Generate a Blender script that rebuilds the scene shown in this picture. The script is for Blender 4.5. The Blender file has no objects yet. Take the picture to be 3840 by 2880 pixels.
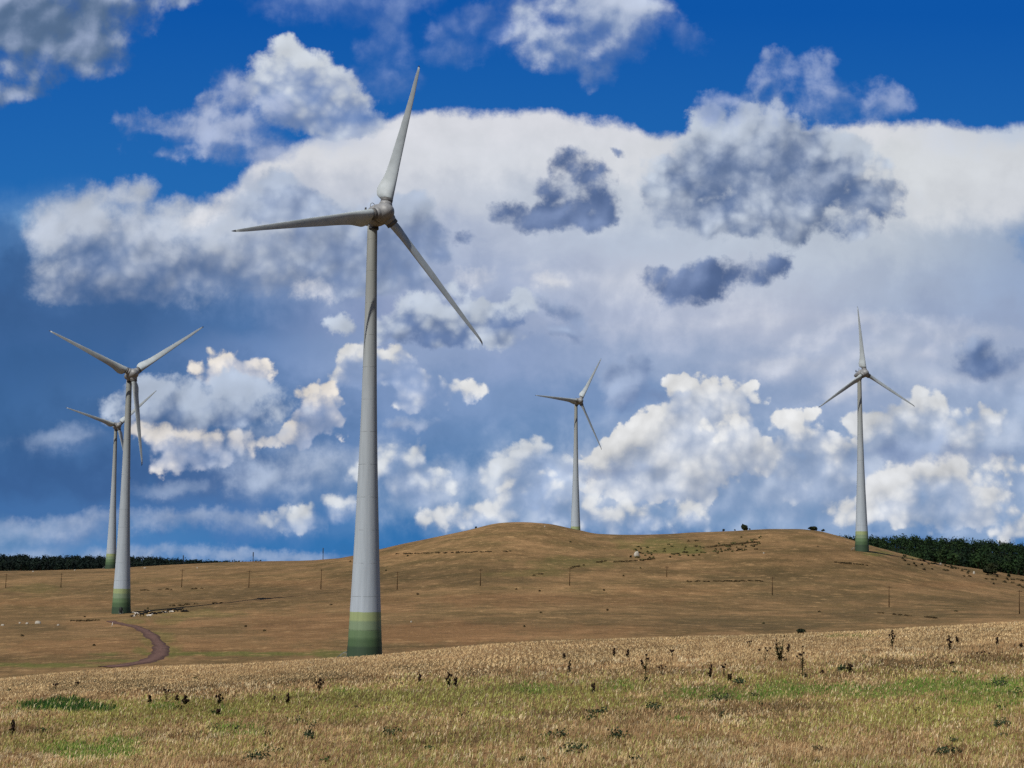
import bpy, bmesh, math, random
import numpy as np
from mathutils import Vector, Matrix

random.seed(7)
rng = np.random.default_rng(11)
SC = bpy.context.scene
COL = SC.collection
EYE = 30.0            # height of the camera above the scene's zero level (metres)

# ------------------------------------------------------------------ camera
F = 6000.0            # focal length in pixels of a 3840 wide picture
PITCH = math.atan(650.0 / F)
ROLL = math.radians(0.49)
fwd = np.array([0, math.cos(PITCH), math.sin(PITCH)])
r0 = np.array([1.0, 0, 0])
u0 = np.cross(r0, fwd)
RIGHT = math.cos(ROLL) * r0 + math.sin(ROLL) * u0
UP = math.cos(ROLL) * u0 - math.sin(ROLL) * r0
cd = bpy.data.cameras.new('camera')
cam = bpy.data.objects.new('camera', cd)
COL.objects.link(cam)
cam.matrix_world = Matrix(((RIGHT[0], UP[0], -fwd[0], 0), (RIGHT[1], UP[1], -fwd[1], 0),
                           (RIGHT[2], UP[2], -fwd[2], EYE), (0, 0, 0, 1)))
cd.sensor_width = 36.0
cd.lens = 36.0 * F / 3840.0
cd.clip_start = 0.5
cd.clip_end = 20000
SC.camera = cam


def ray(x, y):
    """direction of a point of the photograph, scaled so that its Y is 1"""
    d = fwd * F + (x - 1920.0) * RIGHT + (1440.0 - y) * UP
    return d / d[1]


def srgb(r, g, b):
    o = []
    for c in (r, g, b):
        c /= 255.0
        o.append(c / 12.92 if c <= 0.04045 else ((c + 0.055) / 1.055) ** 2.4)
    return tuple(o)


# ------------------------------------------------------------------ sun
SUN_AZ = (-0.617, -0.787)            # horizontal direction towards the sun
SUN_EL = math.radians(50)
sd = bpy.data.lights.new('sun', 'SUN')
sd.energy = 4.8
sd.angle = math.radians(0.53)
sd.color = (1.0, 0.95, 0.87)
sun = bpy.data.objects.new('sun', sd)
COL.objects.link(sun)
n_ = math.hypot(*SUN_AZ)
sv = Vector((SUN_AZ[0] / n_ * math.cos(SUN_EL), SUN_AZ[1] / n_ * math.cos(SUN_EL), math.sin(SUN_EL)))
sun.rotation_euler = sv.to_track_quat('Z', 'Y').to_euler()
sun.location = (0, 0, 200)

SC.view_settings.view_transform = 'Standard'
SC.view_settings.look = 'None'
SC.view_settings.exposure = 0
SC.view_settings.gamma = 1
SC.render.engine = 'CYCLES'
SC.cycles.max_bounces = 5
SC.cycles.diffuse_bounces = 1
SC.cycles.transparent_max_bounces = 8
SC.cycles.use_denoising = False

# ------------------------------------------------------------------ world: sky and clouds
W = bpy.data.worlds.new('World')
SC.world = W
W.use_nodes = True
NT = W.node_tree
NT.nodes.clear()


class NB:
    """small helper to write node trees as expressions"""
    def __init__(s, nt):
        s.nt = nt

    def link(s, v, sock):
        if isinstance(v, bpy.types.NodeSocket):
            s.nt.links.new(v, sock)
        elif v is not None:
            if hasattr(sock.default_value, '__len__') and not hasattr(v, '__len__'):
                v = (v,) * len(sock.default_value)
            if hasattr(sock.default_value, '__len__') and len(sock.default_value) == 4 and len(v) == 3:
                v = tuple(v) + (1.0,)
            sock.default_value = v

    def m(s, op, a, b=None, c=None, clamp=False):
        n = s.nt.nodes.new('ShaderNodeMath')
        n.operation = op
        n.use_clamp = clamp
        s.link(a, n.inputs[0])
        s.link(b, n.inputs[1])
        s.link(c, n.inputs[2])
        return n.outputs[0]

    def v(s, op, a, b=None, sc=None):
        n = s.nt.nodes.new('ShaderNodeVectorMath')
        n.operation = op
        s.link(a, n.inputs[0])
        s.link(b, n.inputs[1])
        if sc is not None:
            s.link(sc, n.inputs['Scale'])
        return n.outputs['Value'] if op in ('LENGTH', 'DOT_PRODUCT') else n.outputs[0]

    def mr(s, x, a, b, c=0.0, d=1.0, smooth=False):
        n = s.nt.nodes.new('ShaderNodeMapRange')
        n.interpolation_type = 'SMOOTHSTEP' if smooth else 'LINEAR'
        n.clamp = True
        for i, q in enumerate((x, a, b, c, d)):
            s.link(q, n.inputs[i])
        return n.outputs[0]

    def mix(s, f, a, b, mode='MIX'):
        n = s.nt.nodes.new('ShaderNodeMix')
        n.data_type = 'RGBA'
        n.blend_type = mode
        s.link(f, n.inputs[0])
        s.link(a, n.inputs[6])
        s.link(b, n.inputs[7])
        return n.outputs[2]

    def noise(s, vec, scale, detail=4, rough=0.55, dist=0.0, col=False, dims='3D'):
        n = s.nt.nodes.new('ShaderNodeTexNoise')
        n.noise_dimensions = dims
        s.link(vec, n.inputs['Vector'])
        n.inputs['Scale'].default_value = scale
        n.inputs['Detail'].default_value = detail
        n.inputs['Roughness'].default_value = rough
        n.inputs['Distortion'].default_value = dist
        return n.outputs['Color'] if col else n.outputs['Fac']

    def ramp(s, x, stops, interp='LINEAR'):
        n = s.nt.nodes.new('ShaderNodeValToRGB')
        cr = n.color_ramp
        cr.interpolation = interp
        while len(cr.elements) < len(stops):
            cr.elements.new(1.0)
        for e, (p, c) in zip(cr.elements, stops):
            e.position = p
            e.color = tuple(c) + (1.0,) if len(c) == 3 else c
        s.link(x, n.inputs[0])
        return n.outputs[0]


def uv(x, y):
    """sky coordinates (X/Y, Z/Y of the direction, in thousandths) of a photograph point"""
    d = ray(x, y)
    return d[0] * 6.0, d[2] * 6.0


B = NB(NT)
tc = NT.nodes.new('ShaderNodeTexCoord')
sx = NT.nodes.new('ShaderNodeSeparateXYZ')
NT.links.new(tc.outputs['Generated'], sx.inputs[0])
dx, dy, dz = sx.outputs
ysafe = B.m('MAXIMUM', dy, 0.08)
U = B.m('MULTIPLY', B.m('DIVIDE', dx, ysafe), 6.0)
V = B.m('MULTIPLY', B.m('DIVIDE', dz, ysafe), 6.0)
cx = NT.nodes.new('ShaderNodeCombineXYZ')
NT.links.new(U, cx.inputs[0])
NT.links.new(V, cx.inputs[1])
P = cx.outputs[0]

# deep blue clear sky: Nishita, tinted towards the horizon
sky = NT.nodes.new('ShaderNodeTexSky')
sky.sky_type = 'NISHITA'
sky.sun_disc = False
sky.sun_elevation = SUN_EL
sky.sun_rotation = math.atan2(SUN_AZ[0], SUN_AZ[1])
sky.air_density = 1.0
sky.dust_density = 0.2
sky.ozone_density = 3.0
blue_far = B.v('MULTIPLY', sky.outputs[0], (0.040, 0.048, 0.058))
blue_lo, blue_hi = srgb(44, 116, 184), srgb(14, 85, 167)
blue_near = B.mix(B.mr(V, 0.9, 2.1), blue_lo, blue_hi)

# domain warps shared by all the clouds
wa = B.v('SUBTRACT', B.noise(P, 2.2, 2, 0.5, col=True, dims='2D'), (0.5, 0.5, 0.5))
wb = B.v('SUBTRACT', B.noise(P, 8.0, 8, 0.66, col=True, dims='2D'), (0.5, 0.5, 0.5))
P1 = B.v('ADD', P, B.v('SCALE', wa, sc=0.07))
PW = B.v('ADD', P1, B.v('SCALE', wb, sc=0.10))
PV = B.v('ADD', P1, B.v('SCALE', wb, sc=0.035))
LIGHT = (-0.022, 0.034, 0.0)


def fine(off):
    """wispy fbm, or the broad soft swell of the clouds, at a place of the sky"""
    q1 = B.v('ADD', P1, LIGHT) if off else P1
    f = B.m('SUBTRACT', B.noise(q1, 6.0, 7, 0.56, dims='2D'), 0.5)
    g = B.m('SUBTRACT', B.noise(q1, 3.6, 2, 0.45, dims='2D'), 0.5)
    return f, g


fb, sw = fine(False)
fb2, sw2 = fine(True)
relief = B.m('ADD', B.m('MULTIPLY', B.m('SUBTRACT', sw, sw2), 1.5), B.m('MULTIPLY', B.m('SUBTRACT', fb, fb2), 0.35))
bl = []
for sc_, am in ((10.0, 0.60), (24.0, 0.34)):       # cauliflower billows
    vn = NT.nodes.new('ShaderNodeTexVoronoi')
    vn.voronoi_dimensions = '2D'
    vn.feature = 'SMOOTH_F1'
    vn.inputs['Scale'].default_value = sc_
    vn.inputs['Smoothness'].default_value = 0.3
    NT.links.new(PV, vn.inputs['Vector'])
    bl.append(B.m('MULTIPLY', B.m('SUBTRACT', 0.42, vn.outputs['Distance']), am))
puff = B.m('ADD', B.m('MULTIPLY', fb, 0.8), B.m('ADD', bl[0], bl[1]))
prelief = B.m('ADD', B.m('MULTIPLY', sw, 0.5), B.m('MULTIPLY', puff, 0.45))

# soft veil: colours of the high overcast, row by row
ROWX = [0, 480, 960, 1440, 1920, 2400, 2880, 3360, 3840]
ROWS = [
 (450, [(20,95,175)]*2 + [(60,120,185),(214,216,223),(214,216,223),(214,216,223),(206,210,220),(214,216,221),(190,200,215)]),
 (600, [(40,110,180),(60,120,190),(214,216,222),(212,215,222),(210,214,222),(212,215,221),(202,208,219),(212,216,220),(208,212,218)]),
 (750, [(110,150,195),(110,150,195),(188,195,210),(200,205,216),(190,198,212),(195,203,215),(198,206,216),(208,212,217),(206,210,217)]),
 (900, [(72,115,168),(110,140,180),(160,175,200),(165,178,205),(178,188,208),(182,193,211),(186,196,211),(182,192,206),(150,168,195)]),
 (1050,[(60,99,150),(76,108,154),(105,132,175),(150,165,195),(165,178,205),(190,198,215),(186,195,212),(165,178,200),(150,168,198)]),
 (1200,[(60,97,147),(62,98,147),(80,116,165),(145,160,195),(150,165,195),(175,185,208),(180,188,208),(155,170,198),(150,166,196)]),
 (1350,[(58,97,147),(62,101,152),(108,138,185),(140,160,195),(138,158,195),(148,166,197),(160,174,201),(175,187,208),(160,174,200)]),
 (1500,[(60,100,150),(72,110,160),(92,125,172),(122,148,190),(122,149,190),(120,147,188),(142,162,195),(148,166,197),(152,169,199)]),
 (1650,[(60,100,150),(70,107,156),(78,112,158),(104,136,182),(106,140,184),(118,147,188),(128,153,190),(136,159,194),(142,164,197)]),
 (1800,[(58,96,147),(60,96,146),(76,108,156),(88,128,176),(90,130,178),(118,148,189),(126,153,191),(144,166,198),(139,162,196)]),
 (1950,[(66,110,165),(72,114,168),(78,120,175),(74,124,178),(104,144,187),(112,148,189),(114,149,190),(114,150,192),(118,153,194)]),
 (2080,[(92,135,182),(78,130,186),(56,116,176),(50,114,176),(54,114,176),(52,108,170),(58,114,172),(48,108,174),(76,130,188)]),
]
u_n = B.mr(B.m('ADD', U, B.m('MULTIPLY', fb, 0.22)), uv(0, 1300)[0], uv(3840, 1300)[0])
vw = B.m('ADD', V, B.m('MULTIPLY', fb, 0.25))
veil = None
prev = None
for y, cols in ROWS:
    c = B.ramp(u_n, [((x) / 3840.0, srgb(*k)) for x, k in zip(ROWX, cols)])
    v_ = uv(1920, y)[1]
    veil = c if veil is None else B.mix(B.mr(vw, prev, v_, smooth=True), veil, c)
    prev = v_
veil = B.v('SCALE', veil, sc=B.m('ADD', 1.0, B.m('MULTIPLY', fb, 0.22)))

# upper edge of the veil (the anvil): height as a function of U
EDGE = [(0, 740), (250, 700), (500, 760), (700, 800), (850, 800), (900, 680), (915, 640), (960, 600), (1050, 560), (1150, 520),
        (1270, 480), (1400, 455), (1540, 428), (1640, 405), (1700, 405), (1790, 420), (1900, 425), (2000, 402), (2080, 412),
        (2200, 440), (2330, 462), (2400, 475), (2520, 490), (2650, 470), (3080, 480), (3250, 448), (3400, 462), (3500, 452),
        (3620, 458), (3720, 482), (3840, 470)]
fc = NT.nodes.new('ShaderNodeFloatCurve')
cu = fc.mapping.curves[0]
umin, umax = uv(0, 600)[0] - 0.4, uv(3840, 600)[0] + 0.4
pts = [((uv(x, y)[0] - umin) / (umax - umin), uv(x, y)[1] / 2.5) for x, y in EDGE]
pts = [(0.0, pts[0][1])] + pts + [(1.0, pts[-1][1])]
while len(cu.points) < len(pts):
    cu.points.new(0.5, 0.5)
for q, (a, b) in zip(cu.points, pts):
    q.location = (a, b)
    q.handle_type = 'AUTO_CLAMPED'
fc.mapping.update()
wv = NT.nodes.new('ShaderNodeSeparateXYZ')
NT.links.new(B.v('ADD', P, B.v('SCALE', wb, sc=0.075)), wv.inputs[0])
NT.links.new(B.mr(wv.outputs[0], umin, umax), fc.inputs['Value'])
edge_v = B.m('MULTIPLY', fc.outputs[0], 2.5)
edge_soft = B.mr(U, uv(850, 700)[0], uv(930, 700)[0], 0.16, 0.035)
va = B.m('DIVIDE', B.m('ADD', B.m('SUBTRACT', edge_v, wv.outputs[1]), B.m('MULTIPLY', fb, 0.06)), edge_soft)
veil_a = B.mr(va, -0.4, 1.0, smooth=True)
C = B.mix(veil_a, blue_near, veil)


def field(B, vec, blobs):
    """smooth union of soft ellipses (x, y, rx, ry, rotation) given in photograph pixels:
    about the distance to the outline in thousandths, negative inside"""
    acc = None
    for b in blobs:
        x, y, rx, ry = b[:4]
        rot = math.radians(b[4]) if len(b) > 4 else 0.0
        u_, v_ = uv(x, y)
        h = min(rx, ry) / 2000.0
        q = B.v('SUBTRACT', vec, (u_, v_, 0.0))
        if rot:
            c_, s_ = math.cos(rot), math.sin(rot)
            e1 = B.v('DOT_PRODUCT', q, (c_ * 1000 / rx, s_ * 1000 / rx, 0.0))
            e2 = B.v('DOT_PRODUCT', q, (-s_ * 1000 / ry, c_ * 1000 / ry, 0.0))
            d = B.m('ADD', B.m('MULTIPLY', e1, e1), B.m('MULTIPLY', e2, e2))
        else:
            q = B.v('MULTIPLY', q, (1000.0 / rx, 1000.0 / ry, 0.0))
            d = B.v('DOT_PRODUCT', q, q)
        d = B.m('MULTIPLY_ADD', d, h, -h)
        acc = d if acc is None else B.m('SMOOTH_MIN', acc, d, 0.035)
    return acc


BANKS = []


def bank(blobs, lit, shade, soft=0.35, dens=0.9, opac=1.0, rel=5.0, grad=1.2, off=(-0.018, 0.045), bias=0.5, under=0.5, kind='scud',
         depth=(-0.07, 0.03), fade=0.0):
    BANKS.append(dict(blobs=blobs, lit=lit, shade=shade, soft=soft, dens=dens, opac=opac, rel=rel, grad=grad, off=off, bias=bias,
                      under=under, kind=kind, depth=depth, fade=fade))


# ---- soft continuous haze of cloud low over the hills
bank([(2600,1800,620,190),(3350,1850,620,190),(2050,1880,360,130),(3700,1600,260,160)],
     (172,187,211), (134,159,197), soft=2.6, opac=0.8, rel=2.0, grad=0.4, dens=1.6, under=0.8)
# ---- far low cumulus, pale heads with blue-grey bases
bank([(1200,1800,150,90),(1000,1810,110,60),(1550,1850,190,90),(1420,1760,90,70),(1700,1930,150,50),(2080,1850,300,130),
      (1950,1930,250,60),(2650,1800,420,150),(2900,1850,260,110),(3400,1820,480,150),(3700,1700,200,120),(3250,1900,260,60),(2350,1880,250,80),(2300,1760,200,90)],
     (180,192,212), (134,158,194), soft=1.3, opac=0.9, rel=1.8, under=0.6)
bank([(3200,1225,270,34),(3520,1265,240,36),(3020,1275,170,26),(3000,1380,190,60),(3400,1330,220,60),(2450,1110,330,70,-8),(2700,1200,300,50),
      (3650,1410,180,40),(3200,1480,150,40)], (202,206,217), (166,178,204), soft=1.3, opac=0.75, rel=2, under=0.8)
bank([(2610,1485,112,82),(2540,1480,56,57),(2770,1505,103,80),(2560,1600,168,114),(2690,1630,190,125),(2430,1690,157,103),(2320,1715,112,80),(2220,1775,78,68),(2510,1770,269,114),(2800,1700,123,103)],
     (222,223,224), (150,169,201), soft=0.14, rel=2.2, dens=0.42, kind='puff', off=(-0.03,0.085), depth=(-0.113,0.052), fade=0.20)
bank([(3020,1690,123,82),(2930,1740,90,59),(3170,1705,74,59),(3080,1790,179,91),(2960,1598,112,39),(3065,1570,40,18,20),(2740,1610,90,50),(2790,1640,67,39)],
     (222,223,224), (148,168,201), soft=0.16, rel=2.2, dens=0.42, kind='puff', off=(-0.03,0.075), depth=(-0.053,0.067), fade=0.48)
bank([(3400,1570,118,87),(3480,1540,94,78),(3300,1620,112,68),(3560,1620,134,75),(3700,1545,90,52),(3640,1600,123,50),(3450,1690,235,80)],
     (214,217,221), (154,172,202), soft=0.2, rel=2.4, dens=0.42, kind='puff', off=(-0.03,0.085), depth=(-0.083,0.067), fade=0.45)
bank([(3440,1800,108,82),(3530,1790,123,87),(3340,1855,90,87),(3620,1840,130,75),(3250,1925,112,50),(3450,1910,280,68),(3815,1955,85,75),(3790,1745,78,34)],
     (215,217,220), (152,171,202), soft=0.25, rel=2.6, dens=0.42, kind='puff', off=(-0.03,0.10), depth=(-0.093,0.067), fade=0.45)
bank([(1995,1705,92,66),(2100,1765,67,64),(1930,1755,99,64),(2000,1840,168,91),(2110,1890,101,75),(1850,1800,67,46)],
     (208,214,222), (146,169,206), soft=0.25, rel=2.2, dens=0.42, kind='puff', off=(-0.03,0.08), depth=(-0.073,0.067), fade=0.40)
bank([(1970,1800,67,25,20),(2010,1850,90,30,15),(1800,1935,90,41),(1890,1925,101,41),(2050,1905,123,34,10),(1640,1945,67,27),(1700,1915,45,25),(2215,1935,65,59),(2320,1955,123,41),(2390,1912,63,32),
      (2440,1950,67,23),(2540,1955,83,25),(2585,1915,52,30)],
     (216,219,223), (146,169,206), soft=0.3, rel=2.2, dens=0.42, kind='puff', off=(-0.02,0.06), depth=(-0.033,0.067), fade=0.45)
bank([(1350,1345,72,68),(1325,1410,63,62),(1540,1440,94,50),(1495,1410,63,50),(1500,1335,40,41),(1620,1470,101,39),(1540,1490,67,50),(1750,1458,56,25)],
     (220,221,222), (142,163,201), soft=0.25, rel=2.2, dens=0.47, kind='puff', off=(-0.02,0.06), depth=(-0.043,0.067), fade=0.48)
bank([(1490,1735,63,55),(1440,1770,83,46),(1565,1705,38,39),(1520,1820,146,68),(1160,1930,108,32),(1090,1948,72,23),(1280,1905,90,41)],
     (210,215,221), (132,158,200), soft=0.35, rel=2.2, dens=0.47, kind='puff', off=(-0.02,0.06), depth=(-0.043,0.067), fade=0.48)
# ---- middle left cumulus
bank([(860,1350,90,50),(910,1385,101,57),(780,1400,78,46),(960,1410,67,46),(1120,1482,56,23),(1240,1505,63,57),(1190,1565,74,43,30),
      (1150,1620,74,41,30),(1235,1595,60,41),(1050,1658,67,18),(1200,1500,67,46)],
     (228,222,215), (150,165,196), soft=0.2, rel=2.0, dens=0.47, kind='puff', off=(-0.02,0.07), depth=(-0.053,0.067), fade=0.35)
bank([(560,1620,78,34),(640,1650,94,57),(740,1660,101,62),(840,1650,101,57),(830,1728,52,25),(740,1715,101,32),(610,1735,45,23),(690,1640,134,46)],
     (218,214,211), (146,163,195), soft=0.3, rel=2.6, dens=0.51, kind='puff', off=(-0.02,0.09), depth=(-0.073,0.067), fade=0.30)
bank([(430,1515,84,48),(560,1475,94,56),(680,1460,84,56),(700,1535,270,76),(880,1450,100,66),(980,1485,90,60),(900,1545,190,56),(1050,1535,80,44)],
     (178,191,211), (86,114,158), soft=0.3, rel=3.0, dens=0.6, kind='heap', off=(-0.03,0.10), depth=(-0.10,0.03), fade=0.1)
bank([(160,1985,250,40),(60,2015,150,30),(740,1958,320,28),(560,1968,240,26),(300,2085,400,26),(900,2080,260,16)],
     (172,186,210), (140,163,199), soft=0.7, opac=0.85, rel=1.5, under=0.3, dens=0.5)
bank([(220,1650,90,28,4),(1000,1650,80,30),
      (960,1810,100,54),(880,1740,70,40),(640,1840,60,20)],
     (166,182,208), (122,148,190), soft=1.2, opac=0.75, rel=2, under=0.8, dens=0.6)
# ---- big grey cumulus on the left
bank([(300,790,150,70),(480,750,80,50),(540,725,34,34),(350,755,60,40),(230,880,110,90),(380,900,220,130),(600,860,220,110),(780,840,200,90),
      (930,800,150,80),(1000,870,240,120),(1250,870,200,120),(620,980,350,110),(900,980,300,100),(330,1020,190,90),
      (1150,970,260,110),(1350,1000,210,80),(480,1090,240,50)],
     (184,193,208), (94,117,157), soft=0.75, rel=3.6, dens=0.75, kind='heap', off=(-0.04,0.20), depth=(-0.15,0.12), fade=0.35)
bank([(1040,705,90,56),(1000,770,120,76),(1130,780,110,76),(1200,850,120,76),(1560,800,90,66),(1600,880,90,84),(1520,960,110,66),(1420,840,120,100),
      (1640,940,60,54),(1350,1040,140,66),(1560,1040,70,44),(1250,940,200,80)],
     (176,188,208), (110,131,169), soft=0.3, rel=3.0, dens=0.55, kind='heap', off=(-0.06,0.10), depth=(-0.08,0.08), fade=0.15)
bank([(860,750,66,30,35),(790,795,74,26,30),(1170,1090,50,26),(1790,1030,60,30),(2060,1070,40,24)],
     (220,222,228), (188,196,213), soft=0.7, rel=2, dens=0.6)
# ---- centre grey clouds
bank([(1580,1150,120,60),(1650,1200,180,66),(1800,1170,130,54),(1900,1170,90,60),(1940,1140,44,40),(1700,1260,230,40),(1990,1270,50,18,20),
      (1470,1220,90,56),(1290,1220,56,36,-20),(1700,1080,50,40)],
     (188,198,213), (104,127,169), soft=0.25, rel=3.2, dens=0.65, kind='heap', off=(-0.05,0.08), depth=(-0.05,0.06), fade=0.0)
bank([(2340,1455,90,66),(2400,1385,40,50),(2300,1420,60,44),(2470,1490,60,14),(3680,1320,70,64),(3740,1370,110,44),(3820,1340,50,34),
      (3400,1690,110,34),(3460,1660,80,30),(3350,1670,50,26),(3270,1715,60,20),(3190,1720,40,18),(3720,1700,80,24),(3820,1710,70,24),(2290,1755,120,17),
      (2120,1170,46,18,-20),(2160,1200,34,26),(2100,1245,50,16,-20),(2160,1230,40,14),(1570,1600,60,16)],
     (156,172,200), (100,124,167), soft=0.5, rel=2.4, grad=0.7, bias=0.35, dens=0.8, under=0.1)
# ---- dark torn scud in front of the white veil
bank([(2150,600,80,52),(2190,660,76,72),(2220,730,92,72),(2085,700,80,38),(2160,785,136,62),(2000,805,124,46,-8),(1930,815,60,26),(2270,780,50,50),
      (1810,890,56,16),(1750,882,30,12),(2460,1035,56,32),(2510,1075,80,44),(2620,1065,120,54),(2570,1115,70,48,20),(2700,1025,96,46,-10),(2775,1040,84,34),(2850,1000,76,42,25),(2900,970,34,34),
      (2100,655,20,14),(2310,565,18,8,-40)],
     (124,142,178), (88,110,152), soft=0.36, rel=2.0, grad=0.45, bias=0.35, dens=0.75, under=0.0)
# ---- big cloud right of the centre
bank([(2750,560,260,140),(2900,470,150,90),(2960,600,290,140),(2650,650,230,120),(3080,680,270,130),(2800,790,340,100),(3000,840,260,66),
      (3250,730,130,90),(3290,640,50,60,-60),(2570,800,120,54),(3180,570,60,50),(3310,790,60,54),(2520,700,90,66),(2570,560,70,54)],
     (190,200,214), (92,114,153), soft=0.4, rel=4.2, dens=1.0, kind='heap', off=(-0.05,0.12), depth=(-0.09,0.11))
bank([(2830,480,140,80),(2740,560,140,60),(2900,420,70,50),(2990,700,150,36,10),(3060,810,160,26,8),(2740,670,90,26),(2590,800,60,24),(2870,590,100,26)],
     (186,196,211), (150,166,194), soft=1.6, rel=2.5, grad=0.5, opac=0.75, dens=1.2, under=1.0)
# ---- clouds on the blue
bank([(3010,265,80,50),(3080,250,60,44),(2980,330,100,50),(3090,360,120,60),(3320,390,60,50),(3240,400,80,24),(2700,420,60,50),(2680,380,30,30),(2950,220,30,20),(3180,400,60,30),(3000,420,130,40)],
     (150,166,202), (112,140,190), soft=0.9, opac=0.85, rel=3, grad=0.5, dens=1.3, under=0.5)
bank([(100,60,330,170),(330,40,260,120),(300,180,160,90),(120,240,180,60),(420,150,60,110,20),(560,0,170,26),(40,350,90,34,20),(230,130,250,120),(400,250,40,40)],
     (150,164,192), (88,113,147), soft=0.5, rel=2.5, grad=0.4, bias=0.3, dens=0.8, under=0.3)
bank([(1080,175,60,38),(1110,230,110,70),(980,230,50,36),(1050,320,120,100),(1180,320,160,100),(1280,380,140,90),(1120,420,150,90),(1340,450,110,54),(1230,470,130,46)],
     (203,210,219), (124,146,186), soft=0.3, rel=3.5, dens=0.55, kind='heap', off=(-0.03,0.12), depth=(-0.10,0.10), fade=0.25)
bank([(880,330,40,70,25),(820,410,110,60,25),(760,470,130,60),(640,490,100,28,-15),(540,470,60,22,-10),(505,470,24,40,-20),(860,500,150,80),(780,570,160,26),(960,560,120,56),(1000,450,90,64)],
     (166,178,205), (120,142,186), soft=0.7, rel=2.5, grad=0.6, opac=0.92, dens=1.0, under=0.4)
bank([(1180,10,120,50),(1300,20,90,40),(1440,110,46,90,30),(1400,200,40,60,30),(1480,40,50,50),(1540,10,70,30),(1730,180,70,26),(1850,100,110,34,-10),(1400,300,90,40),(1640,120,30,24),(2560,130,40,20,-30)],
     (138,158,202), (100,132,188), soft=1.4, opac=0.7, rel=2, grad=0.4, dens=1.2, under=0.8)
bank([(2110,20,190,100),(2260,40,230,130),(2060,130,140,80),(2200,160,170,90),(2040,200,64,44),(2240,240,76,60),(2330,150,100,66),(2210,290,34,34),(2420,20,80,50)],
     (182,192,211), (122,146,187), soft=0.8, rel=2.5, grad=0.5, opac=0.95, dens=0.9, under=0.8)
bank([(3850,920,64,54,-40)], (84,128,182), (84,128,182), soft=0.9, rel=0)


def reach(k, b):
    r = 65 * k['soft'] + 50 * k['dens'] + 30 + 55
    rot = math.radians(b[4]) if len(b) > 4 else 0.0
    ex = math.hypot(b[2] * math.cos(rot), b[3] * math.sin(rot)) + r
    ey = math.hypot(b[2] * math.sin(rot), b[3] * math.cos(rot)) + r
    return b[0] - ex, b[1] - ey, b[0] + ex, b[1] + ey


def inside_rect(rect):
    o = []
    for k in BANKS:
        bl = []
        for b in k['blobs']:
            q = reach(k, b)
            if q[0] < rect[2] and q[2] > rect[0] and q[1] < rect[3] and q[3] > rect[1]:
                bl.append(b)
        o.append(bl)
    return o


PATCH = [0]


def leaf(rect):
    """the sky inside one rectangle: the veil and whatever cloud banks reach into it"""
    C = C0
    g = bpy.data.node_groups.new('sky patch', 'ShaderNodeTree')
    socks = (('Sky', 'NodeSocketColor', C0), ('Vec', 'NodeSocketVector', PW), ('Dens', 'NodeSocketFloat', fb), ('Relief', 'NodeSocketFloat', relief),
             ('Puff', 'NodeSocketFloat', puff), ('PuffRelief', 'NodeSocketFloat', prelief))
    for nm, ty, _ in socks:
        g.interface.new_socket(nm, in_out='INPUT', socket_type=ty)
    g.interface.new_socket('Sky', in_out='OUTPUT', socket_type='NodeSocketColor')
    gi = g.nodes.new('NodeGroupInput')
    b = NB(g)
    PATCH[0] += 1
    e = PATCH[0] * 2e-7          # keeps every patch's nodes its own, so that the renderer only evaluates one patch per ray
    C, vec = gi.outputs[0], b.v('ADD', gi.outputs[1], (e, e, 0.0))
    for k, blobs in zip(BANKS, inside_rect(rect)):
        if not blobs:
            continue
        heap = k['kind'] != 'scud'
        dn, rl = (gi.outputs[4], gi.outputs[5]) if k['kind'] == 'puff' else (gi.outputs[2], gi.outputs[5 if heap else 3])
        D = field(b, vec, blobs)
        D2 = field(b, b.v('ADD', vec, (k['off'][0], k['off'][1], 0)), blobs)
        sf, un = k['soft'] * 0.13, k['under'] * 0.12
        Dn = b.m('SUBTRACT', D, b.m('MULTIPLY', dn, k['dens'] * 0.20 + e * 5))
        if heap:      # lit where little cloud lies above, shaded and thinning below
            t = b.mr(b.m('ADD', D2, b.m('MULTIPLY', rl, k['rel'] * 0.1 + e)), k['depth'][0], k['depth'][1], smooth=True)
            a = b.mr(Dn, sf * 0.5, -sf * 0.5, 0.0, k['opac'], smooth=True)
            if k['fade']:
                a = b.m('MULTIPLY', a, b.mr(t, 0.0, 0.8, 1.0 - k['fade'], 1.0))
        else:
            t = b.m('ADD', b.m('MULTIPLY', b.m('SUBTRACT', D2, D), k['grad'] * 7), b.m('MULTIPLY', rl, k['rel'] + e * 50))
            t = b.mr(b.m('ADD', t, k['bias']), 0.0, 1.0, smooth=True)
            lo = b.m('MULTIPLY_ADD', t, un, -sf * 0.5 - un)
            a = b.mr(Dn, sf * 0.5, lo, 0.0, k['opac'], smooth=True)
        tone = b.mix(t, srgb(*k['shade']), srgb(*k['lit']))
        if k['kind'] == 'puff':      # creases between the billows
            tone = b.v('SCALE', tone, sc=b.m('MULTIPLY_ADD', gi.outputs[4], 0.32 + e, 0.965))
        tone = b.v('SCALE', tone, sc=b.m('MULTIPLY_ADD', gi.outputs[3], (0.75 if k['kind'] == 'puff' else 0.7) + e, 1.0))
        C = b.mix(a, C, tone)
    go = g.nodes.new('NodeGroupOutput')
    g.links.new(C, go.inputs[0])
    n = NT.nodes.new('ShaderNodeGroup')
    n.node_tree = g
    for i, q in enumerate(socks):
        NT.links.new(q[2], n.inputs[i])
    bg = NT.nodes.new('ShaderNodeBackground')
    NT.links.new(n.outputs[0], bg.inputs['Color'])
    return bg.outputs[0]


def mixsh(f, a, b):
    n = NT.nodes.new('ShaderNodeMixShader')
    NT.links.new(f, n.inputs[0])
    NT.links.new(a, n.inputs[1])
    NT.links.new(b, n.inputs[2])
    return n.outputs[0]


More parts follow.
